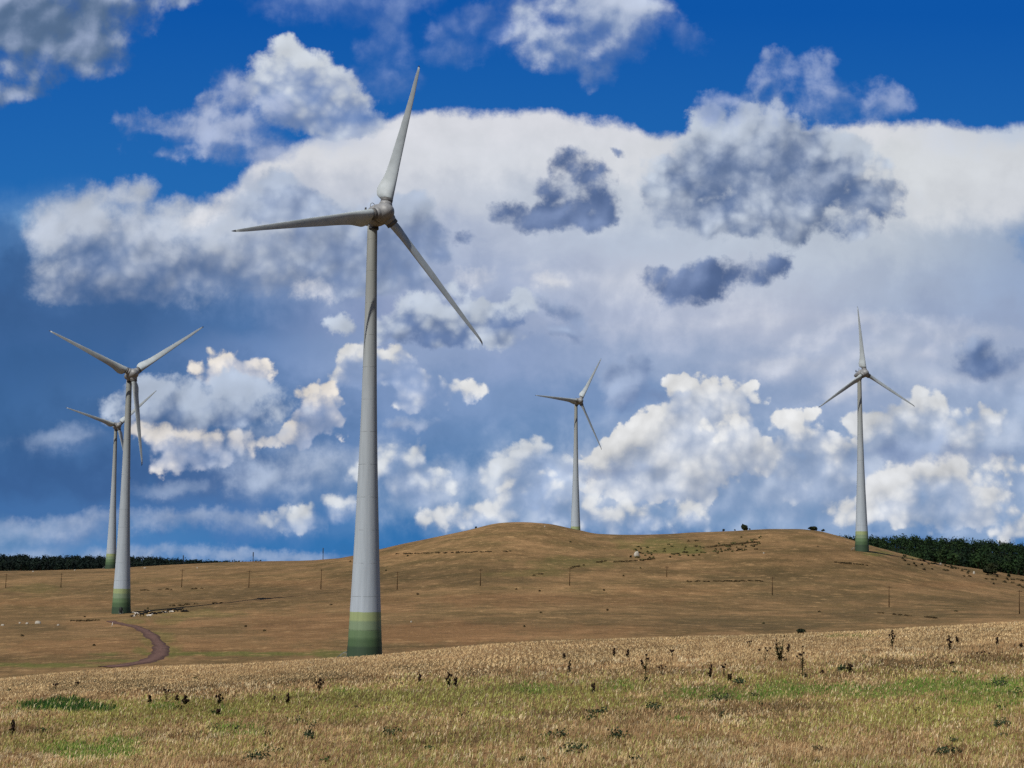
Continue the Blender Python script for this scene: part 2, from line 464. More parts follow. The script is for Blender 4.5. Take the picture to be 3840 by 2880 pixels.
def split(rect, depth):
    """halve the sky again and again so that each ray only meets the clouds near it"""
    cost = sum(len(x) for x in inside_rect(rect))
    if depth == 0 or cost <= 9:
        return leaf(rect)
    x0, y0, x1, y1 = rect
    ax0, ax1, ay0, ay1 = max(x0, 0), min(x1, 3840), max(y0, 0), min(y1, 2150)
    best = None
    for f in (0.35, 0.5, 0.65):
        xm = ax0 + (ax1 - ax0) * f
        ym = ay0 + (ay1 - ay0) * f
        for kind, ra, rb in (('x', (x0, y0, xm, y1), (xm, y0, x1, y1)), ('y', (x0, y0, x1, ym), (x0, ym, x1, y1))):
            ca, cb = (sum(len(x) for x in inside_rect(r)) for r in (ra, rb))
            w = f * ca + (1 - f) * cb
            if best is None or w < best[0]:
                best = (w, kind, xm if kind == 'x' else ym, ra, rb)
    _, kind, at, ra, rb = best
    A = split(ra, depth - 1)
    Bq = split(rb, depth - 1)
    if kind == 'x':
        fac = B.m('GREATER_THAN', U, uv(at, 1200)[0])
    else:
        fac = B.m('LESS_THAN', V, uv(1920, at)[1])
    return mixsh(fac, A, Bq)


C0 = C
shape = split((-9999, -9999, 9999, 9999), 6)

# everything away from the photographed part of the sky: broken cloud on blue
gen = B.noise(tc.outputs['Generated'], 3.0, 8, 0.6)
ga = B.mr(gen, 0.50, 0.62, smooth=True)
around = B.mix(B.m('MULTIPLY', ga, B.mr(dz, 0.0, 0.12)), blue_far, srgb(128, 138, 158))
inside = B.m('MULTIPLY', B.mr(B.m('ABSOLUTE', U), 2.9, 2.3, smooth=True), B.mr(V, 3.1, 2.5, smooth=True))
inside = B.m('MULTIPLY', inside, B.mr(dy, 0.1, 0.3))
bga = NT.nodes.new('ShaderNodeBackground')
NT.links.new(around, bga.inputs['Color'])
out = mixsh(inside, bga.outputs[0], shape)
wo = NT.nodes.new('ShaderNodeOutputWorld')
NT.links.new(out, wo.inputs['Surface'])
W.cycles.sampling_method = 'MANUAL'
W.cycles.sample_map_resolution = 512

# =================================================================== helpers
def tag(o, label=None, cat=None, group=None, kind=None):
    for k, v in (('label', label), ('category', cat), ('group', group), ('kind', kind)):
        if v:
            o[k] = v
    return o


def empty(name, loc, rz=0.0, scale=1.0):
    o = bpy.data.objects.new(name, None)
    COL.objects.link(o)
    o.location = loc
    o.rotation_euler = (0, 0, rz)
    o.scale = (scale,) * 3
    o.empty_display_size = 0.5
    return o


def mesh_np(name, co, faces, mat, parent=None, smooth=False, colors=None):
    """one mesh object from numpy arrays; faces is an (n,3) or (n,4) array or a list of such"""
    me = bpy.data.meshes.new(name)
    co = np.asarray(co, dtype=np.float32)
    if not isinstance(faces, list):
        faces = [faces]
    faces = [np.asarray(f, dtype=np.int32) for f in faces if len(f)]
    nl = sum(f.size for f in faces)
    nf = sum(len(f) for f in faces)
    me.vertices.add(len(co))
    me.vertices.foreach_set('co', co.ravel())
    me.loops.add(nl)
    me.loops.foreach_set('vertex_index', np.concatenate([f.ravel() for f in faces]))
    me.polygons.add(nf)
    st, tot, p = [], [], 0
    for f in faces:
        k = f.shape[1]
        st.append(np.arange(len(f)) * k + p)
        p += f.size
    me.polygons.foreach_set('loop_start', np.concatenate(st).astype(np.int32))
    if smooth:
        me.polygons.foreach_set('use_smooth', np.ones(nf, dtype=bool))
    me.update(calc_edges=True)
    me.validate()
    if colors is not None:
        at = me.color_attributes.new('tint', 'FLOAT_COLOR', 'POINT')
        c4 = np.ones((len(co), 4), dtype=np.float32)
        c4[:, :colors.shape[1]] = colors
        at.data.foreach_set('color', c4.ravel())
    me.materials.append(mat)
    o = bpy.data.objects.new(name, me)
    COL.objects.link(o)
    if parent:
        o.parent = parent
    return o


class MB:
    """collects rings, boxes and tubes and links them as one mesh"""
    def __init__(s):
        s.v, s.q, s.t = [], [], []

    def rings(s, rings, cap=True, closed=True):
        base = len(s.v)
        k = len(rings[0])
        for r in rings:
            s.v.extend([tuple(p) for p in r])
        for i in range(len(rings) - 1):
            for j in range(k if closed else k - 1):
                a = base + i * k + j
                b = base + i * k + (j + 1) % k
                s.q.append((a, b, b + k, a + k))
        if cap:
            for i, flip in ((0, True), (len(rings) - 1, False)):
                c = np.mean(np.array(rings[i]), axis=0)
                s.v.append(tuple(c))
                ci = len(s.v) - 1
                for j in range(k):
                    a = base + i * k + j
                    b = base + i * k + (j + 1) % k
                    s.t.append((b, a, ci) if flip else (a, b, ci))

    def tube(s, pts, radii, k=8, cap=True):
        pts = [np.array(p, float) for p in pts]
        if not hasattr(radii, '__len__'):
            radii = [radii] * len(pts)
        rs = []
        ref = None
        for i, p in enumerate(pts):
            d = pts[min(i + 1, len(pts) - 1)] - pts[max(i - 1, 0)]
            d = d / (np.linalg.norm(d) + 1e-9)
            if ref is None:
                ref = np.array([1.0, 0, 0]) if abs(d[0]) < 0.8 else np.array([0, 1.0, 0])
            a = np.cross(d, ref)
            a /= np.linalg.norm(a)
            b = np.cross(d, a)
            ref = np.cross(a, d)
            rs.append([p + radii[i] * (math.cos(t) * a + math.sin(t) * b) for t in np.linspace(0, 2 * math.pi, k, endpoint=False)])
        s.rings(rs, cap)

    def box(s, c, size, rz=0.0):
        x, y, z = [v / 2 for v in size]
        cs, sn = math.cos(rz), math.sin(rz)
        b = len(s.v)
        for dz in (-z, z):
            for dx, dy in ((-x, -y), (x, -y), (x, y), (-x, y)):
                s.v.append((c[0] + dx * cs - dy * sn, c[1] + dx * sn + dy * cs, c[2] + dz))
        for f in ((3, 2, 1, 0), (4, 5, 6, 7), (0, 1, 5, 4), (1, 2, 6, 5), (2, 3, 7, 6), (3, 0, 4, 7)):
            s.q.append(tuple(b + i for i in f))

    def ball(s, c, r, ku=10, kv=7, jit=0.0):
        rs = []
        for i in range(1, kv):
            ph = math.pi * i / kv
            rs.append([(c[0] + r[0] * math.sin(ph) * math.cos(t) * (1 + jit * random.uniform(-1, 1)),
                        c[1] + r[1] * math.sin(ph) * math.sin(t) * (1 + jit * random.uniform(-1, 1)),
                        c[2] - r[2] * math.cos(ph) * (1 + jit * random.uniform(-1, 1)))
                       for t in np.linspace(0, 2 * math.pi, ku, endpoint=False)])
        s.rings(rs, True)

    def build(s, name, mat, parent=None, smooth=True):
        return mesh_np(name, np.array(s.v), [np.array(s.q), np.array(s.t)], mat, parent, smooth)


def copy_thing(o, parent=None):
    c = o.copy()
    COL.objects.link(c)
    c.parent = parent
    for ch in [x for x in bpy.data.objects if x.parent == o]:
        copy_thing(ch, c)
    return c


def material(name, rough=0.8, spec=0.3):
    m = bpy.data.materials.new(name)
    m.use_nodes = True
    nt = m.node_tree
    bs = nt.nodes['Principled BSDF']
    bs.inputs['Roughness'].default_value = rough
    bs.inputs['Specular IOR Level'].default_value = spec
    return m, NB(nt), bs


def mottled(name, c1, c2, scale=3.0, rough=0.8, spec=0.3, detail=5, coords='Object'):
    m, b, bs = material(name, rough, spec)
    t = m.node_tree.nodes.new('ShaderNodeTexCoord')
    n = b.noise(t.outputs[coords], scale, detail, 0.6)
    m.node_tree.links.new(b.mix(b.mr(n, 0.35, 0.65), srgb(*c1), srgb(*c2)), bs.inputs['Base Color'])
    return m


def attr_mat(name, rough=0.9, spec=0.15, translucent=0.0, k1=0.75, k2=1.25, scale=3.0):
    """colour from the mesh's own tint, varied by noise"""
    m, b, bs = material(name, rough, spec)
    nt = m.node_tree
    a = nt.nodes.new('ShaderNodeAttribute')
    a.attribute_name = 'tint'
    g = nt.nodes.new('ShaderNodeNewGeometry')
    n = b.noise(g.outputs['Position'], scale, 3, 0.6)
    col = b.v('SCALE', a.outputs['Color'], sc=b.mr(n, 0.3, 0.7, k1, k2))
    nt.links.new(col, bs.inputs['Base Color'])
    if translucent:
        tr = nt.nodes.new('ShaderNodeBsdfTranslucent')
        nt.links.new(col, tr.inputs['Color'])
        mx = nt.nodes.new('ShaderNodeMixShader')
        mx.inputs[0].default_value = translucent
        nt.links.new(bs.outputs[0], mx.inputs[1])
        nt.links.new(tr.outputs[0], mx.inputs[2])
        nt.links.new(mx.outputs[0], nt.nodes['Material Output'].inputs['Surface'])
    return m


def fbm2(x, y, seed=0, octaves=4, rough=0.5):
    """value noise on numpy arrays, about -1..1"""
    out = np.zeros(np.broadcast(x, y).shape)
    amp, tot = 1.0, 0.0
    r = np.random.default_rng(seed)
    perm = r.random((256, 256))
    for o in range(octaves):
        xi, yi = np.floor(x).astype(int), np.floor(y).astype(int)
        xf, yf = x - xi, y - yi
        xf, yf = xf * xf * (3 - 2 * xf), yf * yf * (3 - 2 * yf)
        a = perm[xi & 255, yi & 255]
        b = perm[(xi + 1) & 255, yi & 255]
        c = perm[xi & 255, (yi + 1) & 255]
        d = perm[(xi + 1) & 255, (yi + 1) & 255]
        out += amp * ((a * (1 - xf) + b * xf) * (1 - yf) + (c * (1 - xf) + d * xf) * yf - 0.5) * 2
        tot += amp
        amp *= rough
        x, y = x * 2.03 + 17.1, y * 2.03 + 5.3
    return out / tot


# =================================================================== terrain
def pchip(x, y, xq):
    x, y = np.asarray(x, float), np.asarray(y, float)
    h = np.diff(x)
    dl = np.diff(y) / h
    m = np.zeros(len(x))
    for i in range(1, len(x) - 1):
        if dl[i - 1] * dl[i] > 0:
            w1, w2 = 2 * h[i] + h[i - 1], h[i] + 2 * h[i - 1]
            m[i] = (w1 + w2) / (w1 / dl[i - 1] + w2 / dl[i])
    m[0], m[-1] = dl[0], dl[-1]
    xq = np.clip(xq, x[0], x[-1])
    k = np.clip(np.searchsorted(x, xq, side='right') - 1, 0, len(x) - 2)
    t = (xq - x[k]) / h[k]
    t2, t3 = t * t, t * t * t
    return ((2 * t3 - 3 * t2 + 1) * y[k] + (t3 - 2 * t2 + t) * h[k] * m[k] + (-2 * t3 + 3 * t2) * y[k + 1] + (t3 - t2) * h[k] * m[k + 1])


CRX = [-800, 0, 400, 960, 1372, 1920, 2400, 2880, 3200, 3400, 3840, 4600]
CRY = [2600, 2552, 2517, 2490, 2464, 2420, 2401, 2384, 2371, 2360, 2339, 2305]
K = 6000.0 / 5400.0


def crest_slope(x):
    return ray(x, float(np.interp(x, CRX, CRY)))[2]


# (depth, 'y' or 'z', [(x, value)...]): image height or height relative to the eye of the ground at that depth
TROWS = [
 (0.0, 'z', [(0, -1.65), (3840, -1.65)]),
 (6, 'z', [(0, -2.1), (3840, -2.1)]),
 (20, 'z', [(0, -4.0), (3840, -3.9)]),
 (38, 'z', [(0, -5.75), (1920, -5.65), (3840, -5.5)]),
 (58, 'z', [(-800, -7.2), (0, -6.75), (1920, -6.0), (3840, -5.35), (4600, -5.1)]),
 (82, 'z', [(-800, -8.1), (0, -7.6), (1372, -6.35), (1920, -5.95), (2880, -5.2), (3840, -4.7), (4600, -4.3)]),
 (111, 'y', list(zip(CRX, CRY))),
 (150, 'z', [(x, crest_slope(x) * 150 - 2.0) for x in CRX]),
 (225, 'z', [(x, crest_slope(x) * 225 - 4.0) for x in CRX]),
 (320, 'z', [(-800, -28.5), (0, -27.5), (450, -26.3), (900, -25), (1372, -22.9), (1920, -21), (2700, -19), (3840, -16.5), (4600, -15)]),
 (352, 'z', [(-800, -28), (0, -27), (450, -26), (900, -24.8), (1372, -22.9), (1920, -21.5), (2700, -20), (3233, -19.5), (3840, -18), (4600, -17)]),
 (420, 'z', [(-800, -27.5), (0, -26.6), (450, -25.5), (900, -24.4), (1372, -22.9), (1920, -22), (2700, -21.5), (3233, -21), (3840, -19.6), (4600, -18)]),
 (500, 'y', [(-800, 2400), (0, 2387), (450, 2378), (900, 2366), (1372, 2352), (1900, 2345), (2300, 2345), (2700, 2352), (3000, 2352), (3500, 2347), (3840, 2338), (4600, 2330)]),
 (641, 'y', [(-800, 2325), (0, 2317), (450, 2306), (900, 2292), (1372, 2275), (1900, 2255), (2300, 2258), (2700, 2268), (3000, 2275), (3233, 2276), (3500, 2280), (3840, 2292), (4600, 2305)]),
 (778, 'y', [(-800, 2242), (0, 2235), (450, 2225), (900, 2212), (1372, 2188), (1900, 2150), (2300, 2155), (2700, 2165), (3000, 2168), (3233, 2172), (3500, 2203), (3840, 2247), (4600, 2290)]),
 (889, 'y', [(-800, 2195), (0, 2185), (450, 2173), (900, 2155), (1372, 2112), (1900, 2040), (2300, 2070), (2700, 2060), (3000, 2048), (3233, 2065), (3380, 2102), (3530, 2140), (3840, 2203), (4600, 2285)]),
 (1000, 'y', [(-800, 2170), (0, 2158), (450, 2147), (960, 2118), (1150, 2108), (1327, 2083), (1430, 2058), (1600, 2020), (1750, 1988), (1880, 1962), (1960, 1959),
              (2050, 1964), (2150, 1983), (2250, 2002), (2350, 2006), (2500, 2003), (2600, 1996), (2750, 1991), (2880, 1984), (2990, 1984), (3060, 1990), (3130, 2006),
              (3200, 2027), (3262, 2046), (3390, 2080), (3531, 2113), (3700, 2139), (3840, 2162), (4600, 2260)]),
 (1105, 'y', [(-800, 2155), (0, 2143), (200, 2140), (420, 2132), (500, 2127), (640, 2118), (800, 2110), (900, 2107), (1050, 2104), (1150, 2102), (1280, 2092), (1372, 2085), (1600, 2060),
              (1900, 2010), (2157, 2032), (2400, 2035), (2700, 2030), (3000, 2035), (3233, 2085), (3390, 2120), (3531, 2140), (3700, 2158), (3840, 2176), (4600, 2260)]),
 (1300, 'z', [(-800, -16), (0, -15), (450, -14), (900, -12), (1372, -8), (1900, 0), (2300, -2), (2700, -2), (3000, -6), (3233, -16), (3840, -18), (4600, -30)]),
 (1600, 'z', [(-800, -16), (0, -17), (450, -17), (900, -16), (1372, -16), (1900, -10), (2700, -2), (3000, 12), (3233, 13), (3400, 13), (3840, 7), (4600, -6)]),
 (1900, 'z', [(-800, -11), (0, -12), (450, -12), (900, -19), (1372, -30), (1900, -30), (2700, -20), (3000, 6), (3233, 8), (3400, 6), (3840, 0), (4600, -20)]),
 (2200, 'z', [(-800, -12), (0, -12), (450, -13), (900, -22), (1372, -35), (1900, -35), (2700, -30), (3233, -15), (3840, -15), (4600, -30)]),
 (4000, 'z', [(0, -60), (3840, -60)]),
 (14000, 'z', [(0, -150), (3840, -150)]),
]
BB = np.linspace(-0.5, 0.5, 401)
LD = lambda d: np.log(d + 20.0)
rows_z = []
for d, mode, pts in TROWS:
    bx = [ray(x, 2150)[0] for x, _ in pts]
    if mode == 'y':
        zz = [ray(x, y)[2] * d for x, y in pts]
    else:
        zz = [v for _, v in pts]
    rows_z.append(pchip(bx, zz, BB))
rows_z = np.array(rows_z)
LG = np.linspace(LD(0.0), LD(14000.0), 1600)
ld = np.array([LD(r[0]) for r in TROWS])
TAB = np.stack([pchip(ld, rows_z[:, i], LG) for i in range(len(BB))], axis=1)


def ground_z(X, Y):
    """height of the land (numpy arrays allowed); ahead of the camera it follows the table, behind it runs on gently"""
    X, Y = np.asarray(X, float), np.asarray(Y, float)
    rho = np.hypot(X, Y)
    d = np.where(Y > rho * 0.88, Y, rho * 0.88)
    b = np.where(Y > rho * 0.05, X / np.maximum(Y, 1e-3), np.sign(X) * 9)
    b = np.clip(b, -0.499, 0.499)
    fi = (np.clip(LD(d), LG[0], LG[-1] - 1e-6) - LG[0]) / (LG[1] - LG[0])
    fj = (b - BB[0]) / (BB[1] - BB[0])
    i, j = np.clip(fi.astype(int), 0, len(LG) - 2), np.clip(fj.astype(int), 0, len(BB) - 2)
    a, c = fi - i, fj - j
    z = (TAB[i, j] * (1 - a) + TAB[i + 1, j] * a) * (1 - c) + (TAB[i, j + 1] * (1 - a) + TAB[i + 1, j + 1] * a) * c
    # behind the camera the bearing has no meaning: settle to a plain slope
    back = np.clip(-Y / (rho + 1) * 1.5 + 0.2, 0, 1)
    z = z * (1 - back) + back * (-1.65 - 0.03 * np.minimum(rho, 900))
    z = z + fbm2(X / 9.0, Y / 9.0, 3, 3) * np.clip(rho / 400.0, 0.03, 0.10) + fbm2(X / 45.0, Y / 45.0, 5, 3) * np.clip(rho / 1500.0, 0, 0.45)
    return z + EYE


def gz(X, Y):
    return float(ground_z(np.array([X]), np.array([Y]))[0])


def at_depth(x, Y):
    """world place on the land below photograph column x at depth Y"""
    X = ray(x, 2200)[0] * Y
    return X, Y, gz(X, Y)


def on_ground(x, y, dmin=20.0, dmax=2500.0):
    """first place where the ray of a photograph point meets the land"""
    d = ray(x, y)
    ts = np.exp(np.linspace(math.log(dmin), math.log(dmax), 4000))
    g = ground_z(d[0] * ts, ts) - EYE - d[2] * ts
    k = np.nonzero(g > 0)[0]
    k = k[0] if len(k) else int(np.argmax(g))
    t = ts[k]
    return d[0] * t, t, gz(d[0] * t, t)


def to_px(X, Y, Z):
    """where a world point falls in the 3840 x 2880 photograph"""
    P_ = np.stack([X, Y, np.asarray(Z) - EYE], axis=-1)
    w = P_ @ fwd
    w = np.where(np.abs(w) < 1e-6, 1e-6, w)
    return 1920 + F * (P_ @ RIGHT) / w, 1440 - F * (P_ @ UP) / w


# ---- what grows where: blots of colour on the land, each an ellipse round a place of the photograph
def blot(px, py, lst, seed):
    w = np.zeros(px.shape)
    nx = fbm2(px / 70.0, py / 22.0, seed, 4, 0.6)
    for x, y, rx, ry, s in lst:
        q = 1.25 - np.hypot((px - x) / rx, (py - y) / ry) + nx * 0.75
        w = np.maximum(w, s * np.clip(q * 1.6, 0, 1))
    return w


NEAR_GREEN = [(220, 2645, 150, 22, 1), (390, 2660, 60, 14, .7), (330, 2815, 190, 30, .9), (450, 2780, 80, 22, .8), (620, 2650, 60, 16, .7), (2700, 2600, 230, 26, .75), (2930, 2588, 130, 28, .95), (3250, 2590, 300, 26, .8),
              (3560, 2570, 220, 28, .9), (3780, 2568, 120, 34, 1), (3700, 2620, 200, 34, .6), (3180, 2384, 120, 8, .5), (3120, 2386, 40, 7, .8), (3500, 2344, 60, 6, .5),
              (2000, 2585, 120, 20, .6), (2330, 2570, 90, 20, .5), (1300, 2590, 60, 16, .5), (2540, 2700, 60, 12, .6), (820, 2670, 80, 20, .6), (900, 2740, 140, 26, .5)]
NEAR_OLIVE = [(700, 2665, 520, 48, 1), (1250, 2640, 360, 60, 1), (1700, 2620, 340, 70, .8), (2150, 2620, 300, 50, .8), (400, 2710, 260, 30, .7), (1560, 2760, 300, 40, .4), (1150, 2700, 260, 30, .5),
              (3300, 2690, 340, 60, .6), (3700, 2640, 260, 60, .8), (3100, 2760, 220, 40, .4), (2400, 2800, 420, 50, .35), (3640, 2760, 180, 40, .5), (150, 2790, 200, 40, .6), (2900, 2540, 200, 30, .4), (3700, 2480, 200, 26, .35)]
NEAR_DARK = [(500, 2572, 420, 20, .8), (1150, 2545, 260, 22, .7), (1560, 2510, 150, 14, .6), (1800, 2520, 110, 18, .5), (700, 2600, 200, 16, .5), (3430, 2490, 260, 22, .7), (3700, 2470, 160, 20, .6), (2450, 2520, 300, 16, .35),
             (3250, 2530, 220, 14, .4), (120, 2740, 90, 12, .5), (640, 2760, 150, 20, .4), (2150, 2680, 220, 18, .5), (2700, 2670, 240, 14, .5), (3000, 2650, 160, 16, .5), (1650, 2780, 220, 24, .4), (3550, 2830, 180, 26, .35)]
FAR_GREEN = [(640, 2440, 40, 26, .7), (560, 2478, 40, 8, .7), (500, 2330, 60, 8, .5), (200, 2494, 240, 9, .9), (420, 2478, 120, 6, .8), (900, 2452, 420, 9, .9), (1250, 2450, 110, 14, .9), (600, 2400, 60, 30, .5), (700, 2300, 180, 16, .35), (620, 2330, 60, 14, .4), (2480, 2045, 150, 22, .55), (2560, 2065, 120, 12, .7),
             (2130, 2110, 220, 22, .35), (2000, 2150, 160, 16, .3), (3290, 2076, 70, 8, .7), (3420, 2090, 60, 6, .5), (520, 2440, 30, 14, .6), (90, 2210, 120, 20, .3)]
FAR_DARK = [(700, 2215, 700, 26, .35), (1000, 2240, 300, 12, .3), (300, 2200, 300, 20, .3), (1500, 2150, 260, 34, .5), (1750, 2130, 220, 30, .4), (2150, 2110, 240, 26, .4), (1830, 2180, 220, 14, .45), (2900, 2170, 320, 30, .55), (3060, 2240, 320, 24, .55),
            (3300, 2300, 300, 26, .5), (3200, 2130, 240, 16, .4), (2700, 2330, 200, 26, .7), (2950, 2345, 260, 20, .75), (3400, 2330, 260, 12, .5), (2450, 2300, 240, 12, .3), (2140, 2295, 140, 12, .5), (2220, 2330, 120, 8, .4),
            (1850, 2335, 100, 10, .4), (150, 2350, 140, 10, .6), (560, 2270, 300, 14, .35), (3550, 2250, 300, 14, .4), (2450, 2025, 300, 12, .3)]
FAR_RED = [(600, 2425, 700, 34, .55), (1150, 2350, 240, 60, .6), (1650, 2380, 380, 40, .8), (2150, 2370, 300, 26, .6), (1900, 2250, 380, 24, .55), (2300, 2250, 240, 22, .4), (300, 2260, 400, 16, .5), (900, 2190, 420, 14, .4), (1300, 2090, 200, 20, .3),
           (3600, 2195, 220, 14, .5), (1450, 2270, 140, 30, .4), (600, 2340, 400, 12, .45), (2500, 2220, 200, 14, .35)]
TRACK = [(395, 2503, 17), (470, 2494, 13), (545, 2482, 9.5), (590, 2462, 8.5), (603, 2440, 8), (598, 2418, 7.5), (575, 2392, 7), (545, 2368, 6.5), (505, 2350, 6), (455, 2340, 5), (415, 2330, 3)]


def zones(X, Y, Z):
    """green, olive, dark and red weights of places on the land"""
    px, py = to_px(X, Y, Z)
    near = Y < 150
    g = np.where(near, blot(px, py, NEAR_GREEN, 21), blot(px, py, FAR_GREEN, 22))
    o = np.where(near, blot(px, py, NEAR_OLIVE, 23), 0)
    k = np.where(near, blot(px, py, NEAR_DARK, 24), blot(px, py, FAR_DARK, 25))
    r = np.where(near, 0, blot(px, py, FAR_RED, 26))
    infront = (Y > 5) & (np.abs(X) < Y * 0.7)
    return [np.where(infront, w, 0) for w in (g, o, k, r)]


# ---- the land as one sheet
th_in = np.radians(np.linspace(-21, 21, 760))
th_l = np.radians(np.linspace(-180, -21, 90, endpoint=False))
th_r = np.radians(np.linspace(21, 180, 90)[1:-1])
TH = np.concatenate([th_l, th_in, th_r])
RH = np.concatenate([[0.8], np.linspace(2, 30, 22), np.exp(np.linspace(math.log(32), math.log(125), 150)), np.exp(np.linspace(math.log(128), math.log(300), 40)),
                     np.exp(np.linspace(math.log(305), math.log(1300), 330)), np.exp(np.linspace(math.log(1320), math.log(14000), 60))])
RR_, TT_ = np.meshgrid(RH, TH, indexing='ij')
GX, GY = RR_ * np.sin(TT_), RR_ * np.cos(TT_)
GZ = ground_z(GX.ravel(), GY.ravel()).reshape(GX.shape)
nr, nt_ = GX.shape
idx = np.arange(nr * nt_).reshape(nr, nt_)
nxt = np.roll(idx, -1, axis=1)
quads = np.stack([idx[:-1], nxt[:-1], nxt[1:], idx[1:]], axis=-1).reshape(-1, 4)
co = np.stack([GX.ravel(), GY.ravel(), GZ.ravel()], axis=1)
co = np.vstack([co, [[0, 0, gz(0, 0.1)]]])
tris = np.stack([idx[0], np.full(nt_, len(co) - 1), nxt[0]], axis=-1)
zw = zones(co[:, 0], co[:, 1], co[:, 2])
# the gravel track towards the second turbine
tpts = np.array([on_ground(x, y, 300)[:2] for x, y, _ in TRACK])
fine = []
for i in range(len(tpts) - 1):
    p0, p1, p2, p3 = tpts[max(i - 1, 0)], tpts[i], tpts[i + 1], tpts[min(i + 2, len(tpts) - 1)]
    for t in np.linspace(0, 1, 12, endpoint=False):
        fine.append(0.5 * ((2 * p1) + (-p0 + p2) * t + (2 * p0 - 5 * p1 + 4 * p2 - p3) * t * t + (-p0 + 3 * p1 - 3 * p2 + p3) * t ** 3))
fine = np.array(fine + [tpts[-1]])
bx_ = co[:, 0] / np.maximum(co[:, 1], 1.0)
xx_ = np.interp(bx_, [ray(x, 2150)[0] for x in (3000, 4700)], [3000, 4700])
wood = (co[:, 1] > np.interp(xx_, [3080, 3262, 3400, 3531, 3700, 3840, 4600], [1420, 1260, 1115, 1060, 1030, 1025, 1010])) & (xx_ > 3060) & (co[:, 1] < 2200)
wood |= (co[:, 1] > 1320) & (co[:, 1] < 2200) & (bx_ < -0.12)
zw[2] = np.where(wood, 1.6, zw[2])          # dark green ground below the trees, fills the gaps between crowns
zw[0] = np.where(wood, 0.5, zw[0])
tint = np.stack([zw[0], zw[2], zw[3]], axis=1)     # red = green grass, green = dark heath, blue = reddish grass

gm, b, bs = material('ground grass', 0.95, 0.1)
nt = gm.node_tree
geo = nt.nodes.new('ShaderNodeNewGeometry')
at = nt.nodes.new('ShaderNodeAttribute')
at.attribute_name = 'tint'
sp = nt.nodes.new('ShaderNodeSeparateColor')
nt.links.new(at.outputs['Color'], sp.inputs[0])
pos = geo.outputs['Position']
n1 = b.noise(pos, 0.035, 6, 0.62)
n2 = b.noise(pos, 0.16, 7, 0.72)
n3 = b.noise(pos, 1.3, 5, 0.75)
n4 = b.noise(b.v('MULTIPLY', pos, (0.7, 1.0, 1.0)), 0.05, 6, 0.65)
tan, brown = srgb(131, 103, 70), srgb(96, 77, 49)
col = b.mix(b.mr(n1, 0.36, 0.62), brown, tan)
col = b.mix(b.m('MULTIPLY', b.mr(n4, 0.42, 0.62), 0.6), col, srgb(86, 74, 45))
col = b.mix(b.m('MULTIPLY', sp.outputs[2], 0.6), col, srgb(130, 94, 62))
col = b.mix(b.m('MULTIPLY', b.m('MINIMUM', sp.outputs[1], 1.0), 0.9), col, srgb(76, 66, 42))
col = b.mix(b.m('MULTIPLY', sp.outputs[0], 0.75), col, srgb(84, 92, 42))
col = b.mix(b.mr(n2, 0.54, 0.7, 0, 0.7), col, srgb(166, 134, 94))
n5 = b.noise(b.v('MULTIPLY', pos, (0.5, 1.0, 1.0)), 0.011, 4, 0.55)
col = b.v('SCALE', col, sc=b.mr(n5, 0.35, 0.65, 0.84, 1.12))
col = b.mix(b.mr(n2, 0.46, 0.30, 0, 0.6), col, srgb(66, 54, 34))
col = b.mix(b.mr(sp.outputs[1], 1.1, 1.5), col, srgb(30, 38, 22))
col = b.v('SCALE', col, sc=b.mr(n3, 0.3, 0.7, 0.55, 1.45))
nt.links.new(col, bs.inputs['Base Color'])
bp = nt.nodes.new('ShaderNodeBump')
bp.inputs['Strength'].default_value = 0.4
bp.inputs['Distance'].default_value = 0.5
nt.links.new(b.m('ADD', b.noise(pos, 1.6, 6, 0.75), b.m('MULTIPLY', b.noise(pos, 0.22, 4, 0.6), 1.5)), bp.inputs['Height'])
nt.links.new(bp.outputs[0], bs.inputs['Normal'])
ground = tag(mesh_np('ground', co, [quads, tris], gm, smooth=True, colors=tint), kind='structure')

# track: a thin sheet of red-brown gravel with two worn wheel lines
mt, b, bs = material('track gravel', 0.95, 0.1)
nt = mt.node_tree
geo = nt.nodes.new('ShaderNodeNewGeometry')
n = b.noise(geo.outputs['Position'], 1.2, 6, 0.75)
at = nt.nodes.new('ShaderNodeAttribute')
at.attribute_name = 'tint'
c_ = b.mix(b.mr(n, 0.3, 0.7), srgb(68, 50, 44), srgb(98, 76, 68))
nt.links.new(b.mix(1.0, b.mix(b.mr(n, 0.62, 0.7), c_, srgb(116, 98, 86)), at.outputs['Color'], 'MULTIPLY'), bs.inputs['Base Color'])
tv, tq = [], []
wid = np.interp(np.linspace(0, 1, len(fine)), np.linspace(0, 1, len(TRACK)), [w for _, _, w in TRACK])
wpx = {0: 1}
for i, p in enumerate(fine):
    d = fine[min(i + 1, len(fine) - 1)] - fine[max(i - 1, 0)]
    d /= np.linalg.norm(d)
    nrm = np.array([-d[1], d[0]])
    hw = 2.5 + 1.4 * (i < len(fine) * 0.5) * (1 - i / (len(fine) * 0.5)) + fbm2(np.array([i * 0.37]), np.array([2.0]), 8, 2)[0] * 0.9
    if i > len(fine) * 0.72:
        hw *= 0.75
    for k_ in range(7):
        q = p + nrm * hw * (k_ / 3.0 - 1.0)
        tv.append((q[0], q[1], gz(q[0], q[1]) + 0.16 + (0.05 if k_ in (0, 3, 6) else 0.0) - (0.5 if k_ in (0, 6) else 0)))
for i in range(len(fine) - 1):
    for k_ in range(6):
        a_ = i * 7 + k_
        tq.append((a_, a_ + 7, a_ + 8, a_ + 1))
rut = np.tile(np.array([0.9, 0.72, 1.12, 1.25, 1.12, 0.72, 0.9])[:, None], (len(fine), 3))
rut = rut * (1 + 0.25 * fbm2(np.arange(len(rut)) * 0.31, np.arange(len(rut)) * 0.07, 12, 3))[:, None]
